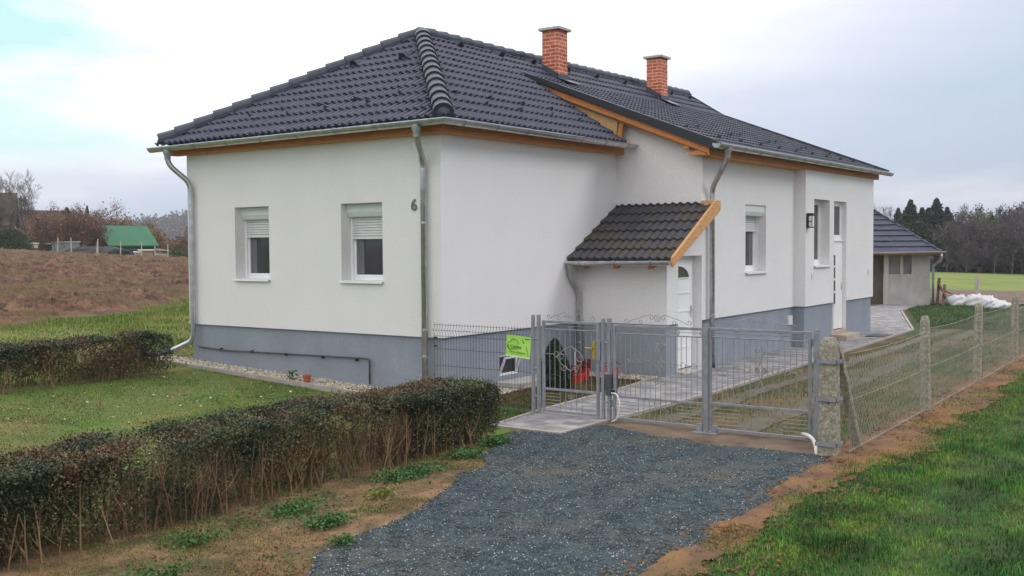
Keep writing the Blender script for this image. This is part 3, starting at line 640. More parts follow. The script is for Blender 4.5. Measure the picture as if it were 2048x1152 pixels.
M_track = mat('greyish_wheel_track', [(.10,.085,.06), (.17,.145,.105)], 1.5, .95, .6, 40, detail=10, cols2=(.075,.07,.03), scale2=1.5)
M_gravel = mat('blue_grey_gravel', [(.013,.025,.028), (.034,.056,.063), (.078,.11,.12)], 42, .8, 1.0, 70, detail=4, cols2=(.080,.076,.060), scale2=.8, contrast=(.3,.72))

def sheet(name, mat_, xs, ys, zoff=0.0, hfun=None, inside=None, kind='structure', smooth=True):
    X, Y = np.meshgrid(xs, ys, indexing='ij'); Z = zg(X, Y) + zoff
    if hfun is not None: Z = Z + hfun(X, Y)
    V = np.stack([X, Y, Z], -1).reshape(-1, 3); n, m_ = X.shape
    i = (np.arange(n-1)[:, None]*m_+np.arange(m_-1)[None]).ravel(); F = np.stack([i, i+m_, i+m_+1, i+1], 1)
    if inside is not None:
        c = V[F].mean(1); F = F[inside(c[:, 0], c[:, 1])]
        used = np.unique(F); mp_ = -np.ones(len(V), int); mp_[used] = np.arange(len(used)); V = V[used]; F = mp_[F]
    o = np_mesh(name, V, F, mat_, smooth=smooth); o['kind'] = kind; return o
def graded(a, b, n, near, k=3.0):
    """coordinates denser around near"""
    t = np.linspace(-1, 1, n); s = np.sinh(k*t)/np.sinh(k)
    return np.where(s < 0, near+(near-a)*s, near+(b-near)*s)
gx = np.unique(np.concatenate([graded(-120, 900, 320, 4, 5.5)])); gy = graded(-500, 900, 320, 2, 5.5)
sheet('ground', M_ground, gx, gy, -.004)
# ploughed field: a fan of rows so that clods stay fine near the house; every vertex is on the real land
def fan(name, mat_, az0, az1, r0, r1, na, nr, hf, inside, zoff):
    az = np.radians(np.linspace(az0, az1, na)); r = np.geomspace(r0, r1, nr); A, Rr = np.meshgrid(az, r, indexing='ij')
    X = CAM.x+Rr*np.cos(A); Y = CAM.y+Rr*np.sin(A); Z = zg(X, Y)+zoff+hf(X, Y)
    V = np.stack([X, Y, Z], -1).reshape(-1, 3); i = (np.arange(na-1)[:, None]*nr+np.arange(nr-1)[None]).ravel(); F = np.stack([i, i+nr, i+nr+1, i+1], 1)
    c = V[F].mean(1); F = F[inside(c[:, 0], c[:, 1])]; used = np.unique(F); mp_ = -np.ones(len(V), int); mp_[used] = np.arange(len(used))
    o = np_mesh(name, V[used], mp_[F], mat_, smooth=False); o['kind'] = 'structure'; return o
fedge = lambda x, y: y - (13.3+.53*(x-.5)) + (fbm(x*.35, y*.35, 3, 5)-.5)*2.2
def clods(X, Y):
    a = fbm(X*1.1, Y*1.1, 3, 1); b = fbm(X*5.5, Y*5.5, 4, 9, .62)
    c = fbm(X*8, Y*8, 2, 19)
    furrow = np.sin((Y*.86-X*.5)*2*math.pi/1.15+a*4)*.05
    return .02+(.03+np.maximum(b-.36, 0)*.58*(.4+a)+furrow+(c-.5)*.07)*sstep(-.1, 1.3, fedge(X, Y))
fan('ploughed_field', M_soil, 47, 68, 20, 92, 560, 620, clods, lambda x, y: (fedge(x, y) > 0), .0)
sheet('fallow_strip', M_strip, np.linspace(28, 46, 90), np.linspace(-25, 20, 120), .012, lambda X, Y: fbm(X*2, Y*2, 3, 3)*.05, lambda x, y: (x > 28.8-.2*y+(fbm(x, y, 2, 2)-.5)) & (x < 41.2-.45*y))
sheet('meadow', M_meadow, np.linspace(30, 200, 120), np.linspace(-60, 90, 120), .02, None, lambda x, y: (x > 40.3-.45*y+(fbm(x*.7, y*.7, 2, 7)-.5)*1.0))
# gravel drive
def drive_in(x, y, m=0.0):
    lft = np.interp(x, [-14, -8.5, -6.9, -4.0, -2.8, -2.2, -1.2], [-5.6, -4.75, -4.33, -3.52, -2.98, -2.65, -2.55]) + (vnoise(x*2.3, y*0+3, 1)-.5)*.22
    rgt = np.interp(x, [-14, -7, -5.6, -4.0, -2.0, -1.1], [-6.75, -6.42, -6.33, -6.18, -6.12, -6.0]) + (vnoise(x*2.1, y*0+8, 2)-.5)*.20
    top = np.interp(y, [-6.4, -5.8, -5.0, -4.3, -3.6, -3.1, -3.0, -2.2], [-1.0, -1.05, -1.22, -1.10, -.98, -.72, -1.50, -1.50]) + (vnoise(x*0+4, y*3.0, 3)-.5)*.16
    return (y < lft+m) & (y > rgt-m) & (x < top+m)
sheet('driveway', M_gravel, np.linspace(-13, -.5, 420), np.linspace(-7.2, -2.2, 200), .010, lambda X, Y: fbm(X*9, Y*9, 3, 2)*.014, drive_in)
# bare earth banks and tracks
def bank_in(x, y):
    n = (fbm(x*1.2, y*1.2, 3, 4)-.5)
    return ((x < -2.0) & (y > -6.2) & (y < -2.2))
sheet('bare_earth', M_dirt, np.linspace(-13, 0, 300), np.linspace(-7, -2, 120), .001, lambda X, Y: (fbm(X*3, Y*3, 4, 6)-.2)*.03*(~drive_in(X, Y, .06)), bank_in)
M_gsoil = mat('brown_gateway_soil', [(.075,.050,.034), (.15,.108,.072), (.20,.155,.11)], 2.5, .95, 1.0, 40, detail=12)
sheet('gateway_soil', M_gsoil, np.linspace(-1.6, -.1, 80), np.linspace(-6.2, -2.9, 120), .001, lambda X, Y: (fbm(X*4, Y*4, 4, 6)-.2)*.035*(~drive_in(X, Y, .06)), lambda x, y: (x > -1.45) & (x < -.22+(fbm(x*3, y*3, 3, 6)-.5)*.3) & (y < -3.04))
def verge_in(x, y):
    n = (fbm(x*.9, y*1.5, 4, 14)-.5)
    base = np.interp(x, [-14, -6, -4, -1.3, 0, 3, 8, 20], [-7.1, -6.62, -6.50, -6.68, -6.85, -6.70, -6.72, -7.0])
    return (y > base+n*.4+(fbm(x*5, y*5, 3, 24)-.5)*.3) & (y < np.where(x < -1.2, -5.9, -6.05+n*.2)) & ~drive_in(x, y, .02)
sheet('earth_verge', M_dirt2, np.linspace(-13, 24, 520), np.linspace(-7.8, -5.6, 80), .003, lambda X, Y: fbm(X*3, Y*3, 4, 16)*.035*(Y < -6), verge_in)
tr = lambda x, y: (np.abs(y-(-4.72+.035*x)-(vnoise(x*.5, y*0, 4)-.5)*.15) < .16+.14*(fbm(x*1.3, y*2, 3, 8)-.35)) | (np.abs(y-(-3.62-.0*x)-(vnoise(x*.6, y*0, 5)-.5)*.15) < .13+.14*(fbm(x*1.1, y*2, 3, 3)-.35))
sheet('wheel_track', M_track, np.linspace(-.6, 20, 500), np.linspace(-5.3, -3.2, 120), .004, None, tr)

# path: pavers with kerb strips
M_kerb = mat('pinkish_kerb', [(.30,.26,.235), (.40,.36,.33)], 5, .9, .3, 50)
def poly_sheet(name, pts, z, mat_, th=.03):
    mb = MB(); mb.prism([(x, y, z-th) for x, y in pts], (0,0,th)); o = mb.build(name, mat_); o['kind'] = 'structure'; return o
poly_sheet('paved_path', [(-1.50,-2.95), (3.0,-3.10), (16.15,-2.72), (23.6,-.55), (27.6,-.2), (27.6,8), (15.0,8), (15.0,-1.95), (10.0,-1.95), (10.0,-1.70), (3.9,-1.70), (3.7,-1.62), (2.44,-1.76), (-.2,-1.88), (-1.50,-2.04)], .03, M_pave, .06)
def kerb(name, pts, w_, z):
    mb = MB()
    for a, b in zip(pts[:-1], pts[1:]): mb.beam((*a, z-.06), (*b, z-.06), w_, .12)
    o = mb.build(name, M_kerb); o['kind'] = 'structure'
kerb('path_kerb', [(-1.53,-2.0), (-1.53,-3.02)], .06, .036); kerb('path_kerb', [(-1.56,-3.0), (3.0,-3.14), (16.2,-2.76), (23.7,-.58)], .06, .036)
kerb('path_kerb', [(-1.50,-2.01), (-.2,-1.85), (2.44,-1.73), (3.68,-1.59)], .05, .036)
# ------------------------------------------------------------------ scattering
def frames(n):
    q = rng.normal(size=(n, 3)); q /= np.linalg.norm(q, axis=1)[:, None]; a = rng.normal(size=(n, 3)); a -= (a*q).sum(1)[:, None]*q; a /= np.linalg.norm(a, axis=1)[:, None]
    return q, a, np.cross(q, a)
def leaves(name, P, size, mat_, parent=None, label=None, cat=None, kind=None, flat=None, aspect=.5, updir=0.0):
    """small folded leaf quads at points P"""
    n = len(P); q, a, b = frames(n)
    if updir: q = q + np.array([0, 0, updir]); q /= np.linalg.norm(q, axis=1)[:, None]; a -= (a*q).sum(1)[:, None]*q; a /= np.linalg.norm(a, axis=1)[:, None]; b = np.cross(q, a)
    s = (size*(.6+.8*rng.random(n)))[:, None]
    V = np.stack([P-a*s*.5, P+b*s*aspect*.5+q*s*.12, P+a*s*.5, P-b*s*aspect*.5+q*s*.12], 1).reshape(-1, 3)
    F = np.arange(4*n).reshape(n, 4)
    o = np_mesh(name, V, F, mat_, parent)
    if not parent: props(o, label, cat, None, kind)
    return o
def blades(name, P, h, wd, mat_, lean=.5, parent=None, **kw):
    n = len(P); an = rng.random(n)*2*math.pi; hh = h*(.5+rng.random(n)) if np.isscalar(h) else h*(.6+.8*rng.random(n))
    d = np.stack([np.cos(an), np.sin(an), 0*an], 1); sdv = np.stack([-np.sin(an), np.cos(an), 0*an], 1)
    ln = (lean*rng.random(n)*hh)[:, None]; w_ = (wd*(.6+.8*rng.random(n)))[:, None]
    a0 = P-sdv*w_*.5; a1 = P+sdv*w_*.5; mid = P+d*ln*.35+np.array([0,0,1])*(hh*.62)[:, None]; tip = P+d*ln+np.array([0,0,1])*hh[:, None]*np.clip(1-ln*.3/hh[:, None], .5, 1)
    V = np.stack([a0, a1, mid+sdv*w_*.38, tip, mid-sdv*w_*.38], 1).reshape(-1, 3)
    i = np.arange(n)[:, None]*5; F = np.concatenate([np.concatenate([i, i+1, i+2, i+4], 1), np.concatenate([i+4, i+2, i+3, i+3], 1)])
    # triangles at the tip stored as degenerate-free tris in a second mesh would cost more: use tris throughout
    T = np.concatenate([np.concatenate([i, i+1, i+2], 1), np.concatenate([i, i+2, i+4], 1), np.concatenate([i+4, i+2, i+3], 1)])
    o = np_mesh(name, V, T, mat_, parent)
    if not parent: props(o, None, None, None, kw.get('kind'))
    return o
def sample(n, x0, x1, y0, y1, cond, far=1.5):
    """points with density falling with distance from the viewer's side of the plot"""
    X = rng.random(n*3)*(x1-x0)+x0; Y = rng.random(n*3)*(y1-y0)+y0
    d = np.hypot(X-CAM.x, Y-CAM.y); p_ = np.minimum(1, (6.5/np.maximum(d, 1))**far)
    k = (rng.random(len(X)) < p_) & cond(X, Y); X = X[k][:n]; Y = Y[k][:n]
    return np.stack([X, Y, zg(X, Y)], 1)
def stones(name, P, size, mat_, flat=.6, parent=None, kind='stuff'):
    n = len(P); q, a, b = frames(n); s = size*(.5+rng.random(n))[:, None]
    o_ = [a*s*.55, -a*s*.5, b*s*.4, -b*s*.42, q*s*.32, -q*s*.3]
    o_ = [v*np.array([1, 1, flat]) for v in o_]
    V = np.stack([P+v for v in o_], 1).reshape(-1, 3); T = np.array([(0,2,4),(2,1,4),(1,3,4),(3,0,4),(2,0,5),(1,2,5),(3,1,5),(0,3,5)])
    F = (np.arange(n)[:, None, None]*6+T[None]).reshape(-1, 3); o = np_mesh(name, V, F, mat_, parent)
    if not parent: props(o, None, None, None, kind)
    return o
M_g1 = mat('fresh_green_grass', [(.022,.075,.005), (.052,.165,.011), (.14,.26,.022)], 2.0, .6, island=.7, trans=.25, contrast=(.40,.62))
M_g2 = mat('mossy_yellow_grass', [(.065,.13,.012), (.14,.20,.025), (.25,.20,.045)], .8, .65, island=.4, trans=.2)
M_g3 = mat('dull_lawn_grass', [(.060,.11,.012), (.12,.18,.024), (.21,.20,.045)], .7, .65, island=.4, trans=.2, cols2=(.19,.12,.04), scale2=.6)
M_wd = mat('weed_leaf_green', [(.035,.095,.018), (.07,.17,.035)], 6, .6, island=.35, trans=.2)
# right-hand lawn outside the fence
rl = lambda x, y: (y < np.interp(x, [-14, -6, -4, -1.3, 0, 3, 8, 20], [-7.0, -6.62, -6.52, -6.62, -6.85, -6.72, -6.75, -7.0])-(fbm(x*.9, y*1.5, 4, 14)-.5)*-.5 + .12*rng.random(len(x))) & ((rng.random(len(x)) < .25+2.2*np.clip(-6.45-y, 0, 1)) )
P = sample(230000, -8, 14, -13, -6.3, rl, 1.3); clump = fbm(P[:, 0]*1.4, P[:, 1]*1.4, 3, 21)
blades('lawn_grass', P, .036+.085*np.clip(clump-.38, 0, 1)*2.2, .006, M_g1, 1.0, kind='stuff')
P = sample(60000, -8, 14, -13, -6.3, lambda x, y: rl(x, y) & (fbm(x*.8, y*.8, 3, 31) > .57), 1.3)
blades('lawn_grass', P, .05, .005, M_g2, 1.2, kind='stuff')
P = sample(30000, 5, 45, -22, -6.9, lambda x, y: x > -99, 1.0); blades('lawn_grass', P, .10, .014, M_g1, 1.0, kind='stuff')
def sheetlawn(name, mat_, x0, x1, y0, y1, nx_, ny_, cond, zo=.002, col=None):
    sheet(name, mat_, np.linspace(x0, x1, nx_), np.linspace(y0, y1, ny_), zo, None, cond)
M_lawnb = mat('green_lawn_soil', [(.014,.036,.004), (.030,.066,.008), (.075,.075,.02)], 1.1, .95, .8, 45, detail=9)
sheetlawn('lawn', M_lawnb, -14, 40, -30, -5.8, 260, 180, lambda x, y: (y < np.interp(x, [-14, -6, -4, -1.3, 0, 3, 8, 20], [-6.9, -6.48, -6.4, -6.55, -6.72, -6.60, -6.6, -6.8])-(fbm(x*.9, y*1.5, 4, 14)-.5)*-.5), .006)
M_lawnc = mat('front_lawn_soil', [(.06,.105,.016), (.12,.15,.028), (.20,.14,.05)], .8, .95, .7, 45, detail=9, cols2=(.08,.15,.02), scale2=.7)
sheetlawn('front_lawn', M_lawnc, -12, .0, -2.4, 5.2, 160, 160, lambda x, y: (x < -.5-.0*y), .003)
# dead orange grass along the verge
P = sample(60000, -9, 14, -7.3, -6.1, lambda x, y: verge_in(x, y) & (fbm(x*.8, y*1.2, 3, 41) > .44) & ((x < -2.2) | (y < -6.32)), 1.0)
blades('dead_grass', P, .028, .006, M_straw, 2.2, kind='stuff')
# mixed blades that break up the earth verge
P = sample(30000, -9, 16, -7.3, -6.3, lambda x, y: (rng.random(len(x)) < np.clip((-6.42-y)*1.3+.55*(fbm(x*1.6, y*2.2, 3, 91)-.42)*3, 0, .9)) & (y < -6.3-.1*(x > -1.3)), 1.0)
blades('verge_grass', P, .04, .006, M_g2, 1.2, kind='stuff')
P = sample(14000, -9, 16, -7.2, -6.3, lambda x, y: (fbm(x*1.3, y*2.0, 3, 93) > .52), 1.0); blades('verge_grass', P, .045, .006, M_g1, 1.2, kind='stuff')
P = sample(2500, -9, 16, -7.0, -6.05, lambda x, y: x > -99, .7); stones('earth_crumbs', P+[0,0,.02], .045, M_dirt2, .6)
# front lawn between the hedges
fl = lambda x, y: (x < -.55+.02*y) & (y < 4.9) & (y > -2.2)
P = sample(110000, -9.5, -.4, -2.2, 4.9, fl, .9); blades('lawn_grass', P, .022, .007, M_g3, 2.0, kind='stuff')
P = sample(45000, -9.5, -.4, -2.2, 4.9, lambda x, y: fl(x, y) & (fbm(x*.9, y*.9, 3, 51) > .48), .9); blades('lawn_grass', P, .026, .007, M_g1, 2.0, kind='stuff')
P = sample(330, -9, -.6, -1.8, 4.6, lambda x, y: fl(x, y), .5); leaves('fallen_leaves', P+[0,0,.03], .034, mat('pale_fallen_leaf', [(.45,.42,.25), (.6,.58,.42)], 5, .8, island=.3), None, kind='stuff', aspect=.8, updir=2)
# yard lawn behind the gate and between path and wall
M_g4 = mat('brownish_yard_grass', [(.045,.060,.012), (.085,.088,.022), (.15,.11,.04)], 1.1, .7, island=.4, trans=.15, cols2=(.13,.075,.03), scale2=.8)
M_g5 = mat('green_yard_grass', [(.025,.065,.010), (.055,.11,.018)], 1.1, .7, island=.4, trans=.15)
yl = lambda x, y: (x > -.3) & (y > -6.1) & (y < -3.18) & (rng.random(len(x)) < np.where(tr(x, y), .08, .25+1.6*np.clip(fbm(x*.9, y*1.1, 3, 61)-.35, 0, 1)))
P = sample(60000, -.3, 27, -6.1, -2.0, yl, .8); blades('yard_grass', P, .035, .007, M_g4, 1.3, kind='stuff')
P = sample(26000, -.3, 27, -6.1, -2.0, lambda x, y: yl(x, y) & (fbm(x*.7, y*.9, 3, 62) > .52), .7); blades('yard_grass', P, .045, .008, M_g5, 1.3, kind='stuff')
P = sample(9000, -.1, 3.6, -1.8, -.55, lambda x, y: (y > -1.70-.03*x), .6); blades('yard_grass', P, .045, .007, M_g4, 1.3, kind='stuff')
P = sample(5000, -2.0, -.35, -2.05, -.6, lambda x, y: x > -9, .6); blades('yard_grass', P, .045, .007, M_g5, 1.3, kind='stuff')
sheetlawn('far_lawn', M_lawnb, 17, 28, -6, -.5, 40, 40, lambda x, y: (y < -2.9+(x-16.2)*.29), .004)
P = sample(16000, 17, 29, -6, -.4, lambda x, y: (y < -3.0+(x-16.2)*.29), .3); blades('yard_grass', P, .06, .012, M_g5, 1.2, kind='stuff')
# rough grass strip between back hedge and field
M_rough = mat('rough_strip_soil', [(.08,.12,.018), (.15,.16,.03), (.17,.11,.05)], .7, .95, .8, 20, detail=9)
sheetlawn('rough_grass_strip', M_rough, -8, 30, 5.0, 32, 160, 140, lambda x, y: (fedge(x, y) < .25) & ~((x > -.3) & (y < 6.5)), .006)
P = sample(90000, -6, 16, 5.2, 24, lambda x, y: (fedge(x, y) < .15+.5*rng.random(len(x))) & ~((x > -.5) & (y < 6.6)) & ~((np.abs(y-(8.6+.25*x)) < .35) & (rng.random(len(x)) < .8)), .45)
hh = .04+.13*np.clip(fbm(P[:, 0]*.7, P[:, 1]*.7, 3, 71)-.35, 0, 1)*2; blades('rough_grass', P, hh, .014, M_g2, .9, kind='stuff')
# gravel stones
M_chip = mat('gravel_chip', [(.015,.031,.036), (.038,.068,.079), (.095,.145,.162)], 25, .65, island=.65, contrast=(.3,.7))
M_chipl = mat('pale_gravel_chip', [(.22,.25,.28), (.5,.54,.58)], 25, .6, island=.4)
P = sample(105000, -11, -.5, -7, -2.3, lambda x, y: drive_in(x, y, .05) & (rng.random(len(x)) > .75*np.clip((fbm(x*.8, y*2.0, 3, 66)-.52)*9, 0, 1)), 1.2); stones('gravel', P+[0,0,.018], .018, M_chip, .8)
P = sample(5200, -11, -.5, -7, -2.3, lambda x, y: drive_in(x, y, .06), 1.2); stones('gravel', P+[0,0,.024], .013, M_chipl, .8)
P = sample(2600, -8, -1, -7.2, -2.8, lambda x, y: drive_in(x, y, .16) & ~drive_in(x, y, 0), .6); stones('gravel', P+[0,0,.012], .016, M_chip, .8)
# pebble strips by the walls
pb = lambda x, y: ((x < .06) & (x > -.78+.055*np.clip(y, 0, 7)) & (y > -.3) & (y < 6.9)) | ((x > -.3) & (x < 3.9) & (y < .04) & (y > -.50)) | ((x > 3.35) & (x < 3.9) & (y < 0) & (y > -1.60))
def pbase(x, y): return pb(x, y)
sheet('pebble_bed', mat('pebble_bed_soil', [(.12,.10,.075), (.2,.17,.13)], 9, .95, .6, 40), np.linspace(-1, 4, 90), np.linspace(-1.8, 7.2, 150), .009, None, pbase)
X = rng.random(46000)*5-1; Y = rng.random(46000)*9-1.8; k = pb(X, Y); P = np.stack([X[k], Y[k], zg(X[k], Y[k])], 1)
stones('pebbles', P+[0,0,.022], .055, M_stone, .8)
poly_k = MB(); poly_k.beam((-.80,-.4,.03), (-.42,6.9,.27), .05, .1); q = poly_k.build('path_kerb', M_kerb); q['kind'] = 'structure'
P = sample(5000, -10, -2, -4.8, -2.2, lambda x, y: ~drive_in(x, y, .05) & (fbm(x*1.5, y*1.5, 3, 83) > .53), .8); leaves('weed_patch', P+np.array([0,0,.02]), .022, M_wd, None, aspect=.8, updir=1.2, kind='stuff')
# weeds on the bank
for (x, y, r_, n) in ((-4.23,-2.98,.34,1500), (-5.95,-3.58,.22,700), (-5.85,-3.08,.30,600), (-6.9,-3.1,.25,350), (-3.2,-2.86,.25,600), (-2.45,-2.72,.22,900), (-5.0,-3.3,.2,250), (-7.6,-3.6,.3,400), (-6.3,-4.1,.12,200)):
    X = x+rng.normal(size=n)*r_*.45*(1.4 if n > 1000 else 1); Y = y+rng.normal(size=n)*r_*.33; Zz = .015+rng.random(n)*.07
    leaves('weed_patch', np.stack([X, Y, Zz], 1), .028, M_wd if n != 250 else M_g3, None, aspect=.8, updir=1.0, kind='stuff')
P = sample(26000, -10, -2, -4.8, -2.2, lambda x, y: ~drive_in(x, y, .03) & (fbm(x*1.7, y*1.7, 4, 81) > .49), .8); blades('bank_grass', P, .028, .006, M_g3, 1.6, kind='stuff')
P = sample(5000, -10, -2, -4.9, -2.2, lambda x, y: ~drive_in(x, y, .0) , .8); leaves('leaf_litter', P+[0,0,.012], .022, mat('brown_litter', [(.12,.06,.03), (.25,.15,.08)], 8, .9, island=.5), None, kind='stuff', updir=2)

# ------------------------------------------------------------------ hedges
M_leaf = mat('privet_leaf', [(.017,.028,.012), (.045,.056,.022), (.13,.115,.034)], 2.6, .5, island=.6, cols2=(.115,.062,.030), scale2=1.6, contrast=(.3,.72))
M_twig = mat('brown_twig', [(.085,.048,.028), (.25,.155,.085)], 3, .85, island=.4)
def hedge(name, x0, x1, y0, y1, hgt, n, nst, label, zoff=0.0, lsize=.026, seed=1, bare=True):
    z0 = float(zg((x0+x1)/2, (y0+y1)/2)); root = empty(name, ((x0+x1)/2, (y0+y1)/2, z0), label, 'hedge')
    X = rng.random(n*2)*(x1-x0)+x0; cy, hy = (y0+y1)/2, (y1-y0)/2
    t = rng.random(n*2); zz = rng.random(n*2)**.75; H = hgt*(1+.16*(fbm(X*1.3, X*0+seed, 3, seed)-.5)+.13*(fbm(X*5, t*7, 2, seed+2)-.5))
    ed = (rng.random(n*2)**.45)*np.where(rng.random(n*2) < .5, -1, 1)
    bulge = (.78+.22*np.sin(np.clip(zz, 0, 1)*2.4))*(1+.30*(fbm(X*2.1, zz*2, 3, seed+5)-.5))
    Y = cy+hy*ed*bulge; top = rng.random(n*2) < .32
    Y = np.where(top, cy+hy*(rng.random(n*2)*2-1)*.95, Y); zz = np.where(top, 1-.12*rng.random(n*2)**2, zz)
    zz = zz+np.where(top & (rng.random(n*2) < .12), .10*rng.random(n*2), 0)
    e_ = np.clip(np.minimum(X-x0, x1-X)/.22, 0, 1)**.5; Z = z0+.03+H*zz*(.82+.18*e_)
    dens = fbm(X*2.6, Z*3.0+Y, 3, seed+9)
    keep = (rng.random(n*2) < np.clip((dens-.27)*3.6, .08, 1)) & ((not bare) | (rng.random(n*2) < np.clip(.72+zz*1.0, 0, 1)) | top)
    P = np.stack([X, Y, Z], 1)[keep][:n]; leaves('foliage', P, lsize, M_leaf, root, aspect=.55)
    mb = MB(); rg = random.Random(seed)
    for i in range(nst):
        x = x0+.08+(x1-x0-.16)*rg.random(); y = cy+hy*(rg.random()**1.5*1.7-1.0); b = Vector((x, y, z0-.02)); 
        d = Vector((rg.uniform(-.25,.25), rg.uniform(-.22,.22), 1)).normalized(); ln = hgt*rg.uniform(.55,.98); r_ = rg.uniform(.004,.010)
        m1 = b+d*ln*.5+Vector((rg.uniform(-.03,.03),rg.uniform(-.03,.03),0)); e2 = m1+(d+Vector((rg.uniform(-.2,.2),rg.uniform(-.2,.2),.3))).normalized()*ln*.48
        mb.tube([b, m1, e2], [r_, r_*.7, r_*.35], 5, cap=False)
        for s_ in range(rg.randint(3, 6)):
            p0 = b.lerp(m1, rg.uniform(.3, 1)) if rg.random() < .6 else m1.lerp(e2, rg.random()*.7); dd = Vector((rg.uniform(-.7,.7), rg.uniform(-.7,.5), rg.uniform(.6,1.2))).normalized(); l2 = rg.uniform(.12,.32)
            p1 = p0+dd*l2*.5; p2 = p1+(dd+Vector((0,0,.6))).normalized()*l2*.5
            if p2.z < z0+hgt*1.03: mb.tube([p0, p1, p2], [r_*.5, r_*.35, r_*.2], 4, cap=False)
    mb.build('stems', M_twig, root)
    return root
hedge('clipped_hedge', -9.4, -2.15, -2.62, -1.72, .66, 190000, 380, 'long clipped brown green hedge beside the gravel drive in the foreground', seed=3, lsize=.024)
hedge('clipped_hedge', -6.6, -1.15, 4.75, 5.55, .63, 52000, 120, 'low clipped hedge behind the front lawn at the left edge', seed=8, lsize=.034)
# thin saplings on the lawn
for (x, y, hgt, lb) in ((-3.81,2.80,.40,'thin bare sapling standing in the front lawn'), ):
    z0 = float(zg(x, y)); t_ = empty('sapling', (x, y, z0), lb, 'sapling'); mb = MB(); mb.tube([(x,y,z0-.02), (x+.01,y,z0+hgt*.5), (x+.05,y,z0+hgt)], [.007,.005,.002], 5); mb.build('stem', M_twig, t_)
    mb = MB(); mb.tube([(x,y,z0+.05), (x-.01,y+.03,z0+hgt*.6)], [.005,.002], 5); mb.build('side_shoot', M_twig, t_)
z0 = float(zg(-.35,2.60)); t_ = empty('flower_pot', (-.42,2.42,z0), 'small terracotta flower pot on the pebble strip', 'flower pot')
mb = MB(); mb.lathe((-.42,2.42,z0+.02), [(.001,0),(.045,0),(.062,.10),(.072,.10),(.072,.125),(.06,.125),(.055,.09),(.001,.085)], 18); mb.build('pot', M_terr, t_, smooth=False)
t_ = empty('seedling', (-.45,2.72,z0), 'small bright green leafy plant beside the terracotta pot', 'plant')
n = 60; P = np.stack([-.45+rng.normal(size=n)*.035, 2.72+rng.normal(size=n)*.04, z0+.03+rng.random(n)*.17], 1); leaves('leaves', P, .05, M_wd, t_, aspect=.5)
mb = MB(); mb.tube([(-.45,2.72,z0), (-.45,2.72,z0+.18)], .005, 5); mb.build('stem', M_wd, t_)

# ------------------------------------------------------------------ ironwork
GX = -.40
def post(y, z1, s, label, grp=None, x=GX, name='gate_post', capm=True):
    t_ = empty(name, (x, y, 0), label, 'gate post', grp); mb = MB(); mb.box(x-s/2, y-s/2, -.1, x+s/2, y+s/2, z1); mb.build('shaft', M_gate, t_, bevel=.003)
    mb = MB(); mb.box(x-s/2+.004, y-s/2+.004, z1, x+s/2-.004, y+s/2-.004, z1+.006); mb.build('cap', M_gate, t_); return t_
gp = {}
for y, z1, s, lb in ((-1.885,1.335,.040,'leftmost grey gate post where the wire panel fence ends'), (-1.975,1.34,.044,'grey post carrying the hinges of the small gate'),
                     (-2.965,1.325,.040,'grey post on the latch side of the small gate'), (-3.055,1.33,.046,'grey post hinging the left leaf of the driveway gate'),):
    gp[y] = post(y, z1, s, lb)
gp[-5.755] = post(-5.755, 1.30, .055, 'grey post strapped to the concrete post at the right end of the driveway gate', x=-.46)
for ya, yb, p_ in ((-1.885,-1.975,-1.975), (-2.965,-3.055,-2.965)):
    for z_ in (.25,.62,1.02):
        mb = MB(); mb.tube([(GX, ya, z_), (GX, yb, z_)], .016, 8); mb.build('spacer', M_gate, gp[p_])
# straps of the end post around the concrete post
for z_ in (1.02,.62,.14):
    mb = MB(); mb.box(-.49,-5.95,z_-.025,-.48,-5.72,z_+.025); mb.tube(fillet([(-.49,-5.75,z_), (-1.27,-5.93,z_), (-1.27,-6.26,z_)], .03), .012, 6) if False else None
    mb.build('strap', M_gate, gp[-5.755])
def spiral(c, r, turns, a0, sgn=1, n=22, r_end=.25):
    """points of a scroll in the gate plane; c = (y, z), starts outside at angle a0 and curls in"""
    o = []
    for i in range(n+1):
        t = i/n; a = a0+sgn*turns*2*math.pi*t; q = r*(1-(1-r_end)*t); o.append((GX, c[0]+q*math.cos(a), c[1]+q*math.sin(a)))
    return o
def ring(mb, y, z, r, w_=.004): mb.tube([(GX, y+r*math.cos(a), z+r*math.sin(a)) for a in [2*math.pi*i/16 for i in range(16)]], w_, 5, closed=True)
def crown(parent, yl, yr, z, hgt):
    """arched scroll on top of a leaf: yl > yr"""
    mb = MB(); c = (yl+yr)/2; hw = (yl-yr)/2
    for s_ in (1, -1):
        ye = c+s_*hw; ym = c+s_*.085
        mb.tube([(GX, ye-s_*0, z+.022)]+[(GX, ye+(ym-ye)*t, z+.022+(hgt-.02)*(t**.75)*(1.0)) for t in (.2,.4,.6,.8,.95)]+spiral((ym+s_*.0, z+hgt-.038), .036, 1.05, math.pi/2, s_, 16), .0045, 5)
        mb.tube(spiral((ye+s_*.01, z+.052), .034, .9, -math.pi/2, s_, 14), .0045, 5)
        ring(mb, c+s_*hw*.55, z+.038, .022)
    ring(mb, c, z+hgt-.045, .040); ring(mb, c, z+hgt-.050, .018)
    mb.build('crown_scroll', M_gate, parent)
def heart(mb, c, z, s):
    w_ = .0062
    for sy in (1, -1):
        for sz in (1, -1):
            mb.tube([(GX, c, z+sz*.01)]+[(GX, c+sy*s*.5*t, z+sz*s*1.25*t) for t in (.4,.8)]+spiral((c+sy*s*.42, z+sz*s*1.35), s*.40, 1.0, 0 if sy > 0 else math.pi, sy*sz, 14), .0062, 5)
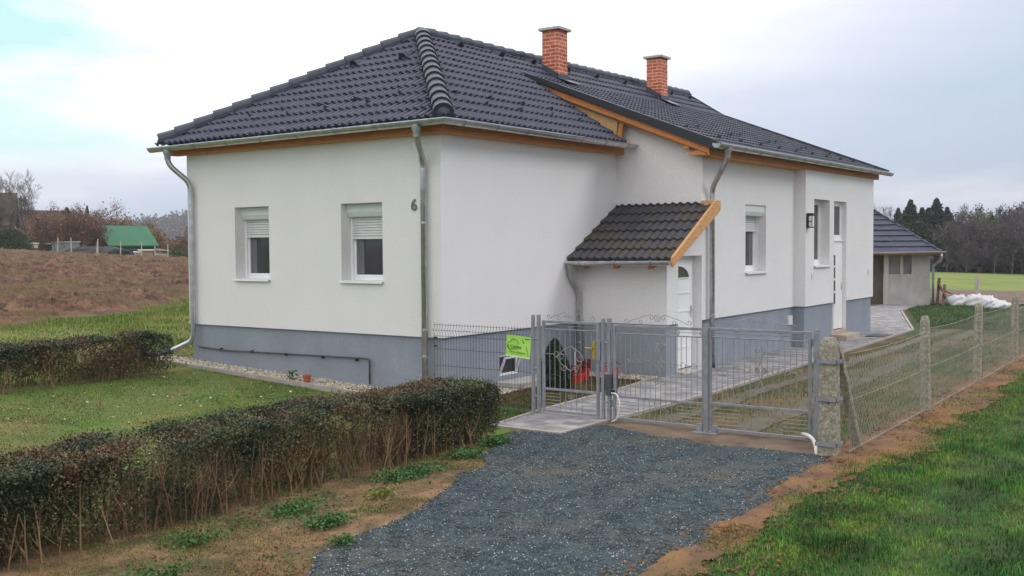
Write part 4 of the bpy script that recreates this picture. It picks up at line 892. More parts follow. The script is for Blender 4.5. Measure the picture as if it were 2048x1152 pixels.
def leaf(label, yl, yr, z0, z1, nb, mid, ringrow, low, group=None, name='driveway_gate_leaf', cat='gate', extra=None):
    t_ = empty(name, (GX, yl, z0), label, cat, group); s = .034
    mb = MB(); mb.box(GX-s/2, yl-s, z0, GX+s/2, yl, z1); mb.box(GX-s/2, yr, z0, GX+s/2, yr+s, z1); mb.box(GX-s/2, yr+s, z1-s, GX+s/2, yl-s, z1-.001); mb.box(GX-s/2, yr+s, z0+.001, GX+s/2, yl-s, z0+s)
    mb.build('frame', M_gate, t_, bevel=.003)
    mb = MB(); mb.box(GX-.012, yr+s, mid, GX+.012, yl-s, mid+.03); mb.build('mid_rail', M_gate, t_, bevel=.002)
    zr = z1-.115; mb = MB(); mb.tube([(GX, yr+s, zr), (GX, yl-s, zr)], .008, 6); mb.build('upper_rail', M_gate, t_); mb = MB(); mb.tube([(GX, yr+s, zr+.048), (GX, yl-s, zr+.048)], .004, 5); mb.build('thin_rail', M_gate2, t_)
    w_ = yl-yr-2*s; 
    for i in range(nb):
        y = yl-s-w_*(i+1)/(nb+1); mb = MB(); mb.tube([(GX, y, mid+.03), (GX, y, zr)], .0042, 6); mb.build('bar', M_gate2, t_)
    # rings between the two upper rails
    mb = MB()
    for f in ringrow: ring(mb, yl-s-w_*f, zr+.045, .032); ring(mb, yl-s-w_*f, zr+.032, .016)
    mb.tube(spiral((yl-s-.004, zr+.045), .028, .5, -math.pi/2, -1, 10, .9), .004, 5); mb.tube(spiral((yr+s+.004, zr+.045), .028, .5, -math.pi/2, 1, 10, .9), .004, 5)
    mb.build('ring_row', M_gate, t_)
    return t_, s, w_, zr
def lower(t_, yl, yr, s, w_, z0, mid, split, nring):
    """lower field: rungs at the sides, short bars with an arch of rings in the middle"""
    a = yl-s-w_*split[0]; b = yl-s-w_*split[1]; zb = z0+s
    for k in range(5):
        z = zb+(mid-zb)*(k+1)/6
        for (p0, p1) in ((yl-s, a), (b, yr+s)):
            if abs(p0-p1) < .02: continue
            mb = MB(); mb.tube([(GX, p0, z), (GX, p1, z)], .0045, 5); mb.build('rung', M_gate2, t_)
    n = max(3, int((a-b)/.072))
    for k in range(n+1):
        y = a+(b-a)*k/n; mb = MB(); mb.tube([(GX, y, zb), (GX, y, mid)], .0045, 5); mb.build('short_bar', M_gate2, t_)
    mb = MB(); c = (a+b)/2
    for k in range(nring):
        f = (k+.5)/nring; 
        for sy in (1, -1): ring(mb, c+sy*f*(a-b)/2*.98, mid-.03-(mid-zb-.05)*f, .020)
    mb.build('ring_arch', M_gate2, t_)
# small gate
t_, s, w_, zr = leaf('small grey wrought iron garden gate with a brass latch plate', -2.035, -2.905, .05, 1.275, 9, .345, (.5,), None, name='garden_gate')
lower(t_, -2.035, -2.905, s, w_, .05, .345, (.30,.72), 3); crown(t_, -2.15, -2.80, 1.275, .115)
mb = MB()
for sy in (1, -1):
    mb.tube([(GX, -2.47, .62)]+[(GX, -2.47+sy*.2*math.sin(t*math.pi), .62+.33*t) for t in (.25,.5,.75,1)], .0045, 5); mb.tube(spiral((-2.47+sy*.15, .80), .06, 1.1, 0, sy, 16), .0045, 5); mb.tube(spiral((-2.47+sy*.09, .66), .05, 1.1, 0, -sy, 16), .0045, 5)
ring(mb, -2.25, .83, .035); mb.tube([(GX, -2.07, .83), (GX, -2.215, .83)], .0045, 5); mb.tube([(GX, -2.285, .83), (GX, -2.40, .83)], .0045, 5); mb.build('scrollwork', M_gate2, t_)
mb = MB(); mb.box(GX-.03,-2.935,.78,GX+.03,-2.868,1.04); mb.build('lock_case', M_gate, t_, bevel=.004)
mb = MB(); mb.box(GX-.045,-2.868,.80,GX-.031,-2.826,1.03); lk = mb.build('lock_plate', M_brass, t_, bevel=.003)
mb = MB(); mb.tube([(GX-.04,-2.845,.945), (GX-.075,-2.845,.945), (GX-.075,-2.735,.945)], .008, 8); mb.build('handle', M_brass, lk)
# driveway gate, two leaves
L1 = leaf('left leaf of the grey wrought iron driveway gate with scrollwork', -3.115, -4.375, .04, 1.262, 16, .325, (.28,.72,), None, 'two leaves of the driveway gate')
L2 = leaf('right leaf of the grey wrought iron driveway gate with scrollwork', -4.425, -5.675, .03, 1.270, 16, .340, (.28,.72,), None, 'two leaves of the driveway gate')
for (t_, s, w_, zr), yl, yr, z0, mid in ((L1,-3.115,-4.375,.04,.325), (L2,-4.425,-5.675,.03,.34)):
    lower(t_, yl, yr, s, w_, z0, mid, (.27,.72) if yl > -4 else (.30,.74), 5); crown(t_, yl-.20, yr+.22, 1.265, .135)
    c = yl-s-w_*.52; mb = MB(); heart(mb, c, .90, .085); heart(mb, c, .68, .085)
    for k in range(3):
        for sy in (1, -1):
            y = c+sy*(.17+.145*k); ring(mb, y, .79, .033)
            mb.tube([(GX, y-sy*.033, .79), (GX, y-sy*(.112 if k else .10), .79)], .004, 5)
    mb.build('scrollwork', M_gate2, t_)
    h_ = MB()
    for z_ in (.2, 1.1): h_.cyl((GX, (yl+.02 if yl > -4 else yr-.02), z_), .014, .09, 8)
    h_.build('hinge', M_gate, t_)
mb = MB(); mb.box(GX-.045,-4.428,-.05,GX-.012,-4.372,1.31); q = L1[0]; mb.build('meeting_stile', M_gate, q, bevel=.003)
st_ = empty('gate_stop', (GX,-4.40,0), 'low grey metal stop plate on the ground under the meeting gate leaves', 'gate stop')
mb = MB(); mb.box(GX-.14,-4.56,-.02,GX+.06,-4.25,.012); mb.build('plate', M_gate, st_); 
for y in (-4.50,-4.31):
    mb = MB(); mb.box(GX-.03,y-.035,.012,GX+.02,y+.035,.10 if y > -4.4 else .09); mb.build('lug', M_gate, st_)
# gate motor arm, conduits, motor box
mo = empty('gate_motor', (GX-.02,-3.10,.4), 'dark grey gate motor box on the post between the two gates', 'gate motor')
mb = MB(); mb.box(GX-.06,-3.10,.35,GX-.032,-3.03,.62); mb.box(GX+.032,-3.13,.42,GX+.09,-3.03,.62); mb.build('box', M_pipe, mo, bevel=.004)
mb = MB(); mb.box(GX-.02,-3.145,.36,GX+.05,-3.09,.42); mb.build('connector', M_black, mo, bevel=.004)
cd = MB(); cd.tube(fillet([(GX-.05,-3.11,.385), (GX-.07,-3.20,.385), (GX-.08,-3.255,.27), (GX-.08,-3.21,.06), (GX-.08,-3.13,.02)], .1, 6), .0095, 8)
props(cd.build('conduit', M_hose, smooth=True), 'thin white conduit bowing out low beside the left gate hinge', 'cable conduit')
cd = MB(); cd.tube(fillet([(-.47,-5.60,.11), (-.66,-5.74,.135), (-.84,-5.86,.115), (-.99,-5.935,.03), (-1.05,-5.95,-.1)], .12, 8), .021, 10)
props(cd.build('conduit', M_hose, smooth=True), 'thick white bent conduit at the foot of the big concrete post', 'cable conduit')
# ------------------------------------------------------------------ welded wire panel fence and sign
pf = empty('panel_fence', (GX, -1.0, 0), 'anthracite welded wire fence panel between house corner and small gate', 'fence')
mb = MB(); ys = np.arange(-1.83, -.16, .05)
PX = lambda z: GX - (.035 if abs(z-1.07) < .001 else 0)
zv = [.02, .99, 1.03, 1.07, 1.11, 1.17]
for y in ys: mb.tube([(PX(z), y, z-.0) for z in zv], .0028, 4, cap=False)
mb.build('vertical_wires', M_mesh, pf)
for z in (.10,.33,.56,.80,.985,1.07,1.145):
    mb = MB(); mb.tube([(GX-.003-(.035 if z == 1.07 else 0), -1.84, z), (GX-.003-(.035 if z == 1.07 else 0), -.17, z)], .0032, 5); mb.build('horizontal_wire', M_mesh, pf)
for z in (.96,.84):
    mb = MB(); mb.box(GX-.02, -.215, z-.012, GX+.015, -.175, z+.012); mb.build('clamp', M_black, pf)
SM = Matrix.Translation((GX-.022,-1.66,.905)) @ Matrix.Rotation(R(4), 4, 'X') @ Matrix.Rotation(R(-90), 4, 'Z') @ Matrix.Rotation(R(90), 4, 'X')
M_sign = mat('lime_green_sign', [(.30,.62,.07), (.42,.72,.14)], 2.5, .4)
M_ink = mat('dark_ink', [(.02,.05,.01), (.035,.07,.015)], 5, .6); M_ink2 = mat('olive_ink', [(.10,.22,.01), (.13,.26,.02)], 5, .6)
sg = empty('sign', (GX-.022,-1.66,.905), 'lime green sign with dark lettering hung on the wire fence', 'sign')
def flat(name, polys, mat_, dz, th=.0015):
    mb = MB()
    for poly in polys:
        n = len(poly); a = [SM @ Vector((x, y, dz)) for x, y in poly]; b = [SM @ Vector((x, y, dz+th)) for x, y in poly]
        mb.add(a+b, [tuple(range(n))[::-1], tuple(range(n, 2*n))]+[(i, (i+1) % n, n+(i+1) % n, n+i) for i in range(n)])
    return mb.build(name, mat_, sg)
flat('board', [[(-.205,-.135),(.195,-.145),(.20,.14),(-.20,.145)]], M_sign, 0, .004)
flat('lower_edge', [[(-.205,-.142),(.195,-.152),(.195,-.138),(-.205,-.128)]], mat('pale_lime', [(.6,.8,.45),(.65,.85,.5)], 3, .5), .0045)
def stroke(pts, w_):
    o = []
    for (a, b) in zip(pts[:-1], pts[1:]):
        dx, dy = b[0]-a[0], b[1]-a[1]; l = math.hypot(dx, dy) or 1; nx_, ny_ = -dy/l*w_/2, dx/l*w_/2
        o.append([(a[0]+nx_, a[1]+ny_), (a[0]-nx_, a[1]-ny_), (b[0]-nx_, b[1]-ny_), (b[0]+nx_, b[1]+ny_)])
    return o
arc = lambda cx, cy, r, a0, a1, n=14: [(cx+r*math.cos(R(a0+(a1-a0)*i/n)), cy+r*math.sin(R(a0+(a1-a0)*i/n))) for i in range(n+1)]
sk = stroke(arc(-.125,.0,.058,60,330), .006)+stroke(arc(-.125,-.01,.045,150,290), .011)+stroke(arc(-.08,.02,.075,95,5), .008)+stroke(arc(-.10,.07,.02,200,0,8), .007)
sk += stroke([(.06,.10),(.075,.07),(.095,.055),(.07,.05)], .008)+stroke([(.13,.01),(.135,-.03),(.155,-.06),(.165,-.12)], .007)+stroke([(.10,.11),(.19,.112)], .012)
flat('emblem', sk, M_ink, .0045)
text_mesh('lettering', 'Csibike', .062, M_ink, sg, SM @ Matrix.Translation((-.045,-.012,.0055)), .0006, .0008, .2)
text_mesh('lettering', 'SZALON', .016, M_ink, sg, SM @ Matrix.Translation((-.04,-.048,.0055)), .0006)
text_mesh('lettering', 'www.csibike.hu', .042, M_ink2, sg, SM @ Matrix.Rotation(R(-1), 4, 'Z') @ Matrix.Translation((-.01,-.082,.0055)), .0006, .0008)
text_mesh('lettering', 'nyitva: h - p 8 - 16', .022, M_ink2, sg, SM @ Matrix.Rotation(R(-1), 4, 'Z') @ Matrix.Translation((-.03,-.112,.0055)), .0006)

# ------------------------------------------------------------------ concrete posts and chain link
def cpost_mesh(wd, dp, hgt, taper=.8):
    bm = bmesh.new(); n = 18
    for i in range(n+1):
        z = hgt*i/n; k = 1-(1-taper)*i/n
        if i == n: k *= .62
        elif i == n-1: k *= .93
        for (a, b) in ((-1,-.8),(-.8,-1),(0,-.92),(.8,-1),(1,-.8),(.93,0),(1,.8),(.8,1),(0,.92),(-.8,1),(-1,.8),(-.93,0)):
            j = (random.random()-.5)*.012; bm.verts.new((a*wd/2*k+j, b*dp/2*k+j*.7, z-.15 if i == 0 else z+(random.random()-.5)*.01))
    bm.verts.ensure_lookup_table()
    for i in range(n):
        for j in range(12): bm.faces.new([bm.verts[q] for q in (i*12+j, i*12+(j+1) % 12, (i+1)*12+(j+1) % 12, (i+1)*12+j)])
    bm.faces.new([bm.verts[n*12+j] for j in range(12)]); me = bpy.data.meshes.new('concrete_post'); bm.to_mesh(me); bm.free(); return me
o = link_mesh('concrete_post', cpost_mesh(.20, .20, 1.27, .82), M_conc); o.location = (-1.0,-6.07,0); props(o, 'broad weathered concrete post beside the driveway gate, nearest the viewer', 'post', 'concrete fence posts')
for z_ in (1.02,.62,.14):   # steel bands from the gate post round this concrete post
    mb = MB(); b_ = .115
    mb.box(-1.0-b_,-6.07-b_,z_-.02,-1.0-b_+.006,-6.07+b_,z_+.02); mb.box(-1.0+b_-.006,-6.07-b_,z_-.02,-1.0+b_,-6.07+b_,z_+.02); mb.box(-1.0-b_,-6.07+b_-.006,z_-.02,-.46,-6.07+b_,z_+.02); mb.box(-1.0-b_,-6.07-b_,z_-.02,-1.0+b_,-6.07-b_+.006,z_+.02)
    mb.box(-.50,-6.07+b_-.006,z_-.02,-.46,-5.79,z_+.02)
    mb.build('band', M_gate, gp[-5.755])
o = link_mesh('concrete_brace', cpost_mesh(.085, .10, 1.36, .95), M_conc); o.location = (-.36,-6.19,-.02); o.rotation_euler = (R(-3), R(-25), 0); props(o, 'slanted concrete brace leaning against the broad post', 'brace')
pc = cpost_mesh(.115, .13, 1.29, .85)
pxs = [(2.60,'first slim concrete fence post right of the slanted brace'), (6.0,'second slim concrete fence post along the chain link fence'), (9.5,'third slim concrete fence post, at the right edge of the photo'), (13.0,'far slim concrete fence post beyond the right edge')]
for x, lb in pxs[:3]:
    o = bpy.data.objects.new('concrete_post', pc); COL.objects.link(o); o.location = (x,-6.22,0); o.rotation_euler = (R(random.uniform(-1.5,1.5)), R(random.uniform(-1,1)), R(random.uniform(-8,8))); props(o, lb, 'post', 'concrete fence posts')
pc.materials.append(M_conc)
M_link = mat('galvanised_chain_link', [(.30,.30,.23), (.44,.43,.36)], 3, .5, metal=.2)
def chain(x0, x1, z0, z1, y=-6.235, sag=.03, label=''):
    Vs = []; Fs = []; w_ = .062; hgt = .068; n = int((x1-x0)/w_); m_ = int((z1-z0)/hgt)
    r_ = .0030 if x0 < 0 else .0023; b = 0; sg_ = lambda x, z: z0+(z-z0)*(1-sag*4*((x-x0)/(x1-x0))*(1-(x-x0)/(x1-x0)))
    for i in range(n):
        xa = x0+i*w_; pts = []
        for j in range(m_+1):
            x = xa+(w_ if (j % 2) else 0)*1.04-(.0 if (j % 2) else .02*w_); pts.append((x, y+(.003 if (j % 2) else -.003), sg_(x, z0+j*hgt)))
        P_ = np.array(pts); T = np.gradient(P_, axis=0); T /= np.linalg.norm(T, axis=1)[:, None]
        a = np.array([0, 1, 0]); c = np.cross(T, a); c /= np.linalg.norm(c, axis=1)[:, None]; k = len(P_)
        Vs.append(np.stack([P_+c*r_, P_-c*r_*.5+a*r_*.87, P_-c*r_*.5-a*r_*.87], 1).reshape(-1, 3))
        for j in range(k-1):
            for q_ in range(3): Fs.append((b+j*3+q_, b+j*3+(q_+1) % 3, b+(j+1)*3+(q_+1) % 3, b+(j+1)*3+q_))
        b += 3*k
    t_ = empty('chain_link_fence', ((x0+x1)/2, y, 0), label, 'fence', 'chain link bays between the concrete posts'); np_mesh('mesh', np.concatenate(Vs), np.array(Fs), M_link, t_)
    for z in (z0+.02, (z0+z1)/2+.03, z1-.005):
        mb = MB(); mb.tube([(x0+(x1-x0)*i/8, y-.006, sg_(x0+(x1-x0)*i/8, z)) for i in range(9)], .0026, 4, cap=False); mb.build('tension_wire', M_link, t_)
chain(-.86, 2.56, .03, 1.10, label='chain link bay between the broad post and the first slim post')
chain(2.62, 5.96, .03, 1.13, label='chain link bay between the first and second slim posts')
chain(6.04, 9.44, .03, 1.13, label='chain link bay between the second and third slim posts')
chain(9.52, 13.0, .03, 1.10, label='farthest chain link bay right of the third slim post')

# ------------------------------------------------------------------ garden things behind the gate
M_thuja = mat('thuja_green', [(.010,.026,.014), (.022,.050,.028)], 8, .7, island=.5)
th = empty('conifer_shrub', (1.60,-.95,0), 'dark green cone shaped thuja shrub behind the small gate', 'shrub')
n = 13000; zz = rng.random(n)**.8; rad = .285*np.where(zz < .25, .82+.18*zz/.25, (1-(zz-.25)/.75)**.62)*(1+.12*(rng.random(n)-.5)); a = rng.random(n)*2*math.pi; rq = rad*rng.random(n)**.3
P = np.stack([1.60+rq*np.cos(a), -.95+rq*np.sin(a), .02+zz*.80], 1); leaves('foliage', P, .035, M_thuja, th, aspect=.5, updir=.0)
mb = MB(); mb.tube([(1.60,-.95,-.02), (1.60,-.95,.6)], [.02,.01], 8); mb.build('trunk', M_twig, th)
def potty(x, y, r_, h_, label, lean=0, n=260, plant='red leaved plant'):
    t_ = empty('planter', (x, y, 0), label, 'planter'); mb = MB(); mb.lathe((x, y, .0), [(.001,0),(r_*.75,0),(r_*.98,h_*.86),(r_*1.08,h_*.88),(r_*1.08,h_),(r_*.96,h_),(r_*.9,h_*.85),(.001,h_*.83)], 20); mb.build('pot', M_red, t_)
    q_ = rng.random(n)**.5*r_*1.1; a_ = rng.random(n)*2*math.pi; P = np.stack([x+q_*np.cos(a_), y+q_*np.sin(a_), h_*.85+rng.random(n)*.16], 1)
    if n: leaves('plant', P, .05, M_redl, t_, aspect=.6)
    return t_
potty(2.55,-.76,.13,.17,'left red bowl planter with dark red leaves behind the small gate', n=120)
potty(3.02,-1.12,.15,.21,'right red pot planter standing nearer the path', n=60)
potty(2.95,-.66,.11,.22,'middle red pot with tall dark red flowers near the wall', n=520)
pw = empty('toy_watering_can', (2.12,-.62,0), 'small red watering can left of the red bowl planter', 'watering can')
mb = MB(); mb.lathe((2.20,-.66,0), [(.001,0),(.06,0),(.055,.13),(.04,.15),(.001,.15)], 14); mb.build('can', M_red, pw); mb = MB(); mb.tube([(2.16,-.66,.04), (2.03,-.62,.20)], [.016,.012], 8); mb.lathe((2.03,-.62,.19), [(.012,0),(.03,.02),(.001,.022)], 10); mb.build('spout', M_red, pw)
sl_ = empty('garden_light', (2.78,-.60,0), 'slim white stake light among the red planters', 'garden light'); mb = MB(); mb.tube([(2.78,-.60,0), (2.78,-.60,.52)], .013, 8); mb.build('stake', M_white, sl_); mb = MB(); mb.lathe((2.78,-.60,.50), [(.02,0),(.026,.01),(.026,.03),(.001,.045)], 12); mb.build('head', M_zincd, sl_)
dm = MB(); dm.box(13.3,-2.80,.031,14.1,-2.35,.046); props(dm.build('door_mat', M_black, bevel=.004), 'small black doormat on the paving before the far door', 'doormat')
dr_ = MB(); dr_.lathe((4.55,-2.45,.031), [(.06,0),(.06,.004),(.001,.005)], 14); props(dr_.build('drain_cover', M_pipe), 'small dark round cover in the middle of the path', 'drain cover')

# ------------------------------------------------------------------ outbuilding behind the house
ob = empty('outbuilding', (27.7, -.56, 0), 'concrete outbuilding with slate tiled hipped roof behind the house', 'shed')
M_roug = mat('rough_grey_render', [(.33,.32,.31), (.45,.44,.43)], 2.5, .95, .7, 30); M_pil = mat('pale_concrete_pillar', [(.42,.37,.33), (.5,.45,.41)], 3, .9)
mb = MB(); x = 27.7
mb.box(x, -.56, 0, x+.25, 1.05, 1.15); mb.box(x, -.56, 1.15, x+.25, .07, 1.88); mb.box(x+.3, .05, 1.10, x+.5, 1.05, 1.9); mb.box(x+.5, -.56, 0, x+5, -.45, 1.88); mb.build('wall', M_roug, ob)
mb = MB(); mb.box(x+.55, .9, 0, x+.75, 2.9, 1.9); mb.box(x+3.6, 2.5, 0, x+3.8, 9, 1.9); mb.build('recessed_wall', mat('brown_grey_render', [(.20,.175,.15), (.28,.25,.22)], 3, .95, .6, 30), ob)
for y0, y1 in ((.86,1.02), (.36,.46), (1.50,1.68)):
    c = MB(); c.box(x-.02, y0, 1.12 if y0 < .5 else 0, x+.23, y1, 1.9); c.build('pillar', M_pil, ob)
c = MB(); c.box(x+.2,2.3,0,x+.4,2.9,1.9); c.build('dark_door', mat('dark_brown_door', [(.03,.018,.016),(.05,.03,.026)], 4, .6), ob)
xe, ye, xr, yr_, zr_ = x-.55, -.92, x+2.1, 1.55, 3.72
tile_slope('roof_slope', (xe, ye, 1.95), (0,1,0), (xr-xe,0,zr_-1.95), 12.0, 3.2, [hipn((xe, ye, 1.95), (xr, yr_+.1, zr_), (xe, 6, 0)), ((0,0,3.72), (0,0,1))], M_tile, ob, wave=.30, course=.37, amp=.006, ns=4, shear=False)
tile_slope('roof_slope', (xe, ye, 1.95), (1,0,0), (0,yr_-ye,zr_-1.95), 6.0, 3.1, [hipn((xe, ye, 1.95), (xr, yr_+.1, zr_), (x+5, -1, 0))], M_tile, ob, wave=.30, course=.37, amp=.006, ns=4, shear=False)
b = MB(); b.box(xe+.05, ye+.05, 1.86, x+5, 9, 1.93); b.build('eave_board', M_wood, ob)
cap_run('hip_tiles', (xe, ye, 1.97), (xr, yr_, 3.72), ob, rad=.05, rise=.03, warp=False); cap_run('ridge_tiles', (xr, yr_, 3.72), (xr, 8, 3.72), ob, rad=.09, warp=False)
gutter('gutter', [(xe-.06,8,1.93), (xe-.06,ye-.12,1.97)], .06, ob, 1.0)
downpipe([(xe-.04,ye+.02,1.93), (xe-.04,ye+.02,1.72), (x-.06,-.66,1.45), (x-.06,-.66,0)], .045, ob)
ob.rotation_euler = (0, 0, R(17))
# timber pile, foil covered heap
for i, (a, b_, lb) in enumerate((((28.0,-.75,0), (28.3,-.75,1.0), 'board leaning steepest against the outbuilding corner'), ((27.9,-1.25,0), (28.25,-.72,.85), 'long board sloping out from the outbuilding corner'), ((28.1,-1.75,.22), (28.3,-.72,.62), 'lowest board sloping far out towards the foil covered heap'), ((27.8,-1.0,0), (28.5,-.9,.75), 'short brown board lying in the timber pile'))):
    mb = MB(); mb.beam(a, b_, .10, .03); props(mb.build('board', mat('old_timber', [(.10,.065,.04),(.2,.14,.09)], 5, .9, island=.3), bevel=.003), lb, 'board', 'boards piled by the outbuilding')
def heap(c, rx, ry, rz, label, mt=None, nm='foil_heap', cat='foil heap', grp='white foil covered heaps', seed=0):
    bm = bmesh.new(); bmesh.ops.create_icosphere(bm, subdivisions=4, radius=1)
    for v in bm.verts:
        n_ = .30*(fbm(np.array([v.co.x*2+seed]), np.array([v.co.y*2+v.co.z*3]), 3, 3)[0]-.5)+.22*(fbm(np.array([v.co.x*6+seed]), np.array([v.co.y*6+v.co.z*5]), 2, 5)[0]-.5)
        k = 1+n_*1.6; v.co = Vector((v.co.x*rx*k, v.co.y*ry*k, max(v.co.z, -.25)*rz*k))
    me = bpy.data.meshes.new(nm); bm.to_mesh(me); bm.free(); o = link_mesh(nm, me, mt or M_foil, smooth=True); o.location = c; return props(o, label, cat, grp)
heap((28.2,-1.45,.08), .40, .42, .32, 'leftmost white foil covered heap, beside the boards', seed=1)
heap((28.1,-2.05,.10), .42, .48, .36, 'largest white foil covered heap in the middle of the row', seed=2)
heap((27.6,-2.55,.06), .40, .33, .38, 'pinkish white foil covered heap right of the largest one', seed=3)
heap((27.3,-3.0,.04), .35, .34, .24, 'lowest white foil covered heap at the right end of the row', seed=4)
o = MB(); o.box(33.4,-1.15,-.05,33.52,-1.02,.95); props(o.build('stake', M_conc2), 'pale stake standing in the brown fallow behind the foil heaps', 'stake')

# ------------------------------------------------------------------ trees and background
def polar(az, d): return CAM.x+d*math.cos(R(az)), CAM.y+d*math.sin(R(az))
def branch_tree(seed, H, spread, levels=4, trunk_r=.16, lean=0, up=.35, nb=(3,5), twig_r=.012, start=.25):
    """returns (trunk+limb builder, twig builder) grown at the origin"""
    rg = random.Random(seed); T = MB(); K = MB()
    def grow(p, d, ln, r, lv):
        pts = [p]; q = p; dd = d; seg = 4 if lv < 2 else 3
        for i in range(seg):
            dd = (dd+Vector((rg.gauss(0,.13), rg.gauss(0,.13), rg.gauss(.05,.08)+(up*.12)))).normalized(); q = q+dd*ln/seg; pts.append(q)
        rs = [r*(1-.55*i/seg) for i in range(seg+1)]
        (T if lv < 2 else K).tube(pts, rs, 6 if lv < 1 else (5 if lv < 2 else 3), cap=False)
        if lv >= levels: return
        n = rg.randint(*nb)+(2 if lv == 0 else 0)
        for k in range(n):
            t = rg.uniform(start if lv == 0 else .2, 1); i = min(int(t*seg), seg-1); b = pts[i].lerp(pts[i+1], t*seg-i)
            a = rg.uniform(0, 2*math.pi); tilt = rg.uniform(.45, .95)*spread; base = (pts[i+1]-pts[i]).normalized()
            s_ = base.cross(Vector((math.cos(a), math.sin(a), .1))).normalized()
            nd = (base*math.cos(tilt)+s_*math.sin(tilt)+Vector((0,0,up*.4))).normalized(); grow(b, nd, ln*rg.uniform(.5,.72), max(r*(1-.5*t)*.55, twig_r*.7), lv+1)
    grow(Vector((0,0,-.2)), Vector((lean,0,1)).normalized(), H*.62, trunk_r, 0); return T, K
M_bark = mat('grey_brown_bark', [(.075,.062,.055), (.15,.125,.11)], 6, .95, .6, 20)
M_twg = mat('purple_brown_twigs', [(.075,.050,.048), (.125,.085,.078)], .5, .95, island=.3)
M_twr = mat('reddish_brown_twigs', [(.12,.058,.038), (.22,.115,.065)], .5, .95, island=.4)
M_two = mat('rust_leaf', [(.13,.065,.025), (.24,.13,.045), (.10,.075,.03)], .35, .85, island=.5)
M_dkc = mat('dark_conifer', [(.018,.03,.02), (.042,.058,.036)], .8, .9, island=.5)
M_bsh = mat('dark_bush_leaf', [(.02,.035,.012), (.055,.075,.025)], .8, .8, island=.5)
M_olv = mat('olive_leaf', [(.07,.085,.025), (.13,.14,.04)], .6, .85, island=.5)
def place_tree(name, x, y, label, cat, T, K, mt, group=None, leafmat=None, nl=0, ls=.12, rz=0, bark=None):
    z = float(zg(x, y)); t_ = empty(name, (x, y, z), label, cat, group)
    def mv(mb): m2 = MB(); c, s_ = math.cos(rz), math.sin(rz); m2.v = [(x+a*c-b*s_, y+a*s_+b*c, z+q) for a, b, q in mb.v]; m2.f = mb.f; return m2
    mv(T).build('trunk', bark or M_bark, t_)
    k2 = mv(K); cr = k2.build('crown', mt, t_)
    if nl:
        V = np.array(k2.v); idx = rng.integers(0, len(V), nl); P = V[idx]+rng.normal(size=(nl, 3))*.22; P = P[P[:, 2] > z+.1]; leaves('leaves', P, ls, leafmat, cr, aspect=.7)
    return t_
def conifer(name, x, y, H, rad, label, group=None, n=3500, seed=0):
    z = float(zg(x, y)); t_ = empty(name, (x, y, z), label, 'tree', group); g_ = np.random.default_rng(seed+100)
    mb = MB(); mb.tube([(x,y,z-.2), (x,y,z+H*.97)], [rad*.07, .02], 6); mb.build('trunk', M_bark, t_)
    h_ = g_.random(n)**.75; tier = (h_*9+g_.random(n)*.3) % 1; r_ = rad*(1-h_)**.72*(.55+.45*(1-tier))*(1+.5*(g_.random(n)-.5)); a = g_.random(n)*2*math.pi; lob = 1+.18*np.sin(a*5+h_*30); q_ = r_*lob*g_.random(n)**.4
    P = np.stack([x+q_*np.cos(a), y+q_*np.sin(a), z+.25+h_*(H-.25)-.12*q_], 1); leaves('crown', P, rad*.13+.06, M_dkc, t_, aspect=.45, updir=.6); return t_
# --- left background
T, K = branch_tree(5, 6.2, .95, 5, .16, up=.25, nb=(4,6), twig_r=.016)
x, y = polar(60.0, 104); place_tree('bare_tree', x, y, 'tall bare spreading tree between the brown roofed house and the shrubs', 'tree', T, K, mat('grey_twigs', [(.09,.08,.075), (.16,.145,.135)], 1, .95, island=.3))
T, K = branch_tree(15, 5.0, .9, 5, .15, up=.3, nb=(4,5), twig_r=.014)
x, y = polar(61.7, 100); place_tree('bare_tree', x, y, 'bare tree cut by the left edge of the photo', 'tree', T, K, MATS['grey_twigs'])
T, K = branch_tree(25, 4.6, 1.0, 4, .10, up=.35, nb=(4,5), twig_r=.014)
x, y = polar(58.6, 112); place_tree('bare_tree', x, y, 'thin bare tree left of the small pointed conifer', 'tree', T, K, M_twg)
conifer('conifer', *polar(58.3, 108), 4.7, 1.6, 'broad dark conifer behind the thin bare tree', 'conifers on the left', seed=1)
conifer('conifer', *polar(57.35, 125), 5.9, .95, 'small pointed dark conifer on the skyline left', 'conifers on the left', seed=2)
conifer('conifer', *polar(56.2, 140), 5.2, .6, 'tiny narrow conifer on the skyline above the green roof', 'conifers on the left', seed=3)
shr = [(60.9,99,2.6), (59.5,98,3.6), (58.9,97,3.2), (58.2,98,4.6), (57.6,99,4.2), (56.9,99,4.8), (57.0,104,3.6), (55.9,122,4.6), (55.2,124,4.8), (54.5,122,4.4), (53.9,116,3.6), (53.0,100,2.0), (52.7,106,3.2), (52.2,104,3.4), (57.2,108,5.2), (58.6,106,5.0)]
for i, (az, d, H_) in enumerate(shr):
    T, K = branch_tree(40+i % 6, H_*.97, 1.15, 4, .05, up=.15, nb=(5,6), twig_r=.015, start=.02); x, y = polar(az, d)
    lbs = ['reddish brown bare shrub in the brush behind the ploughed field', 'rust leaved shrub in the brush around the green roofed shed']
    place_tree('shrub', x, y, lbs[1] if 56.5 > az > 53.5 else lbs[0], 'shrub', T, K, M_twr if i % 2 else M_twg, 'shrubs of the brush on the left' if not 56.5 > az > 53.5 else 'rust leaved shrubs on the left', M_two if (56.5 > az > 53.5) else M_twr, 2600 if 56.5 > az > 53.5 else 700, .17, rz=i*1.3)
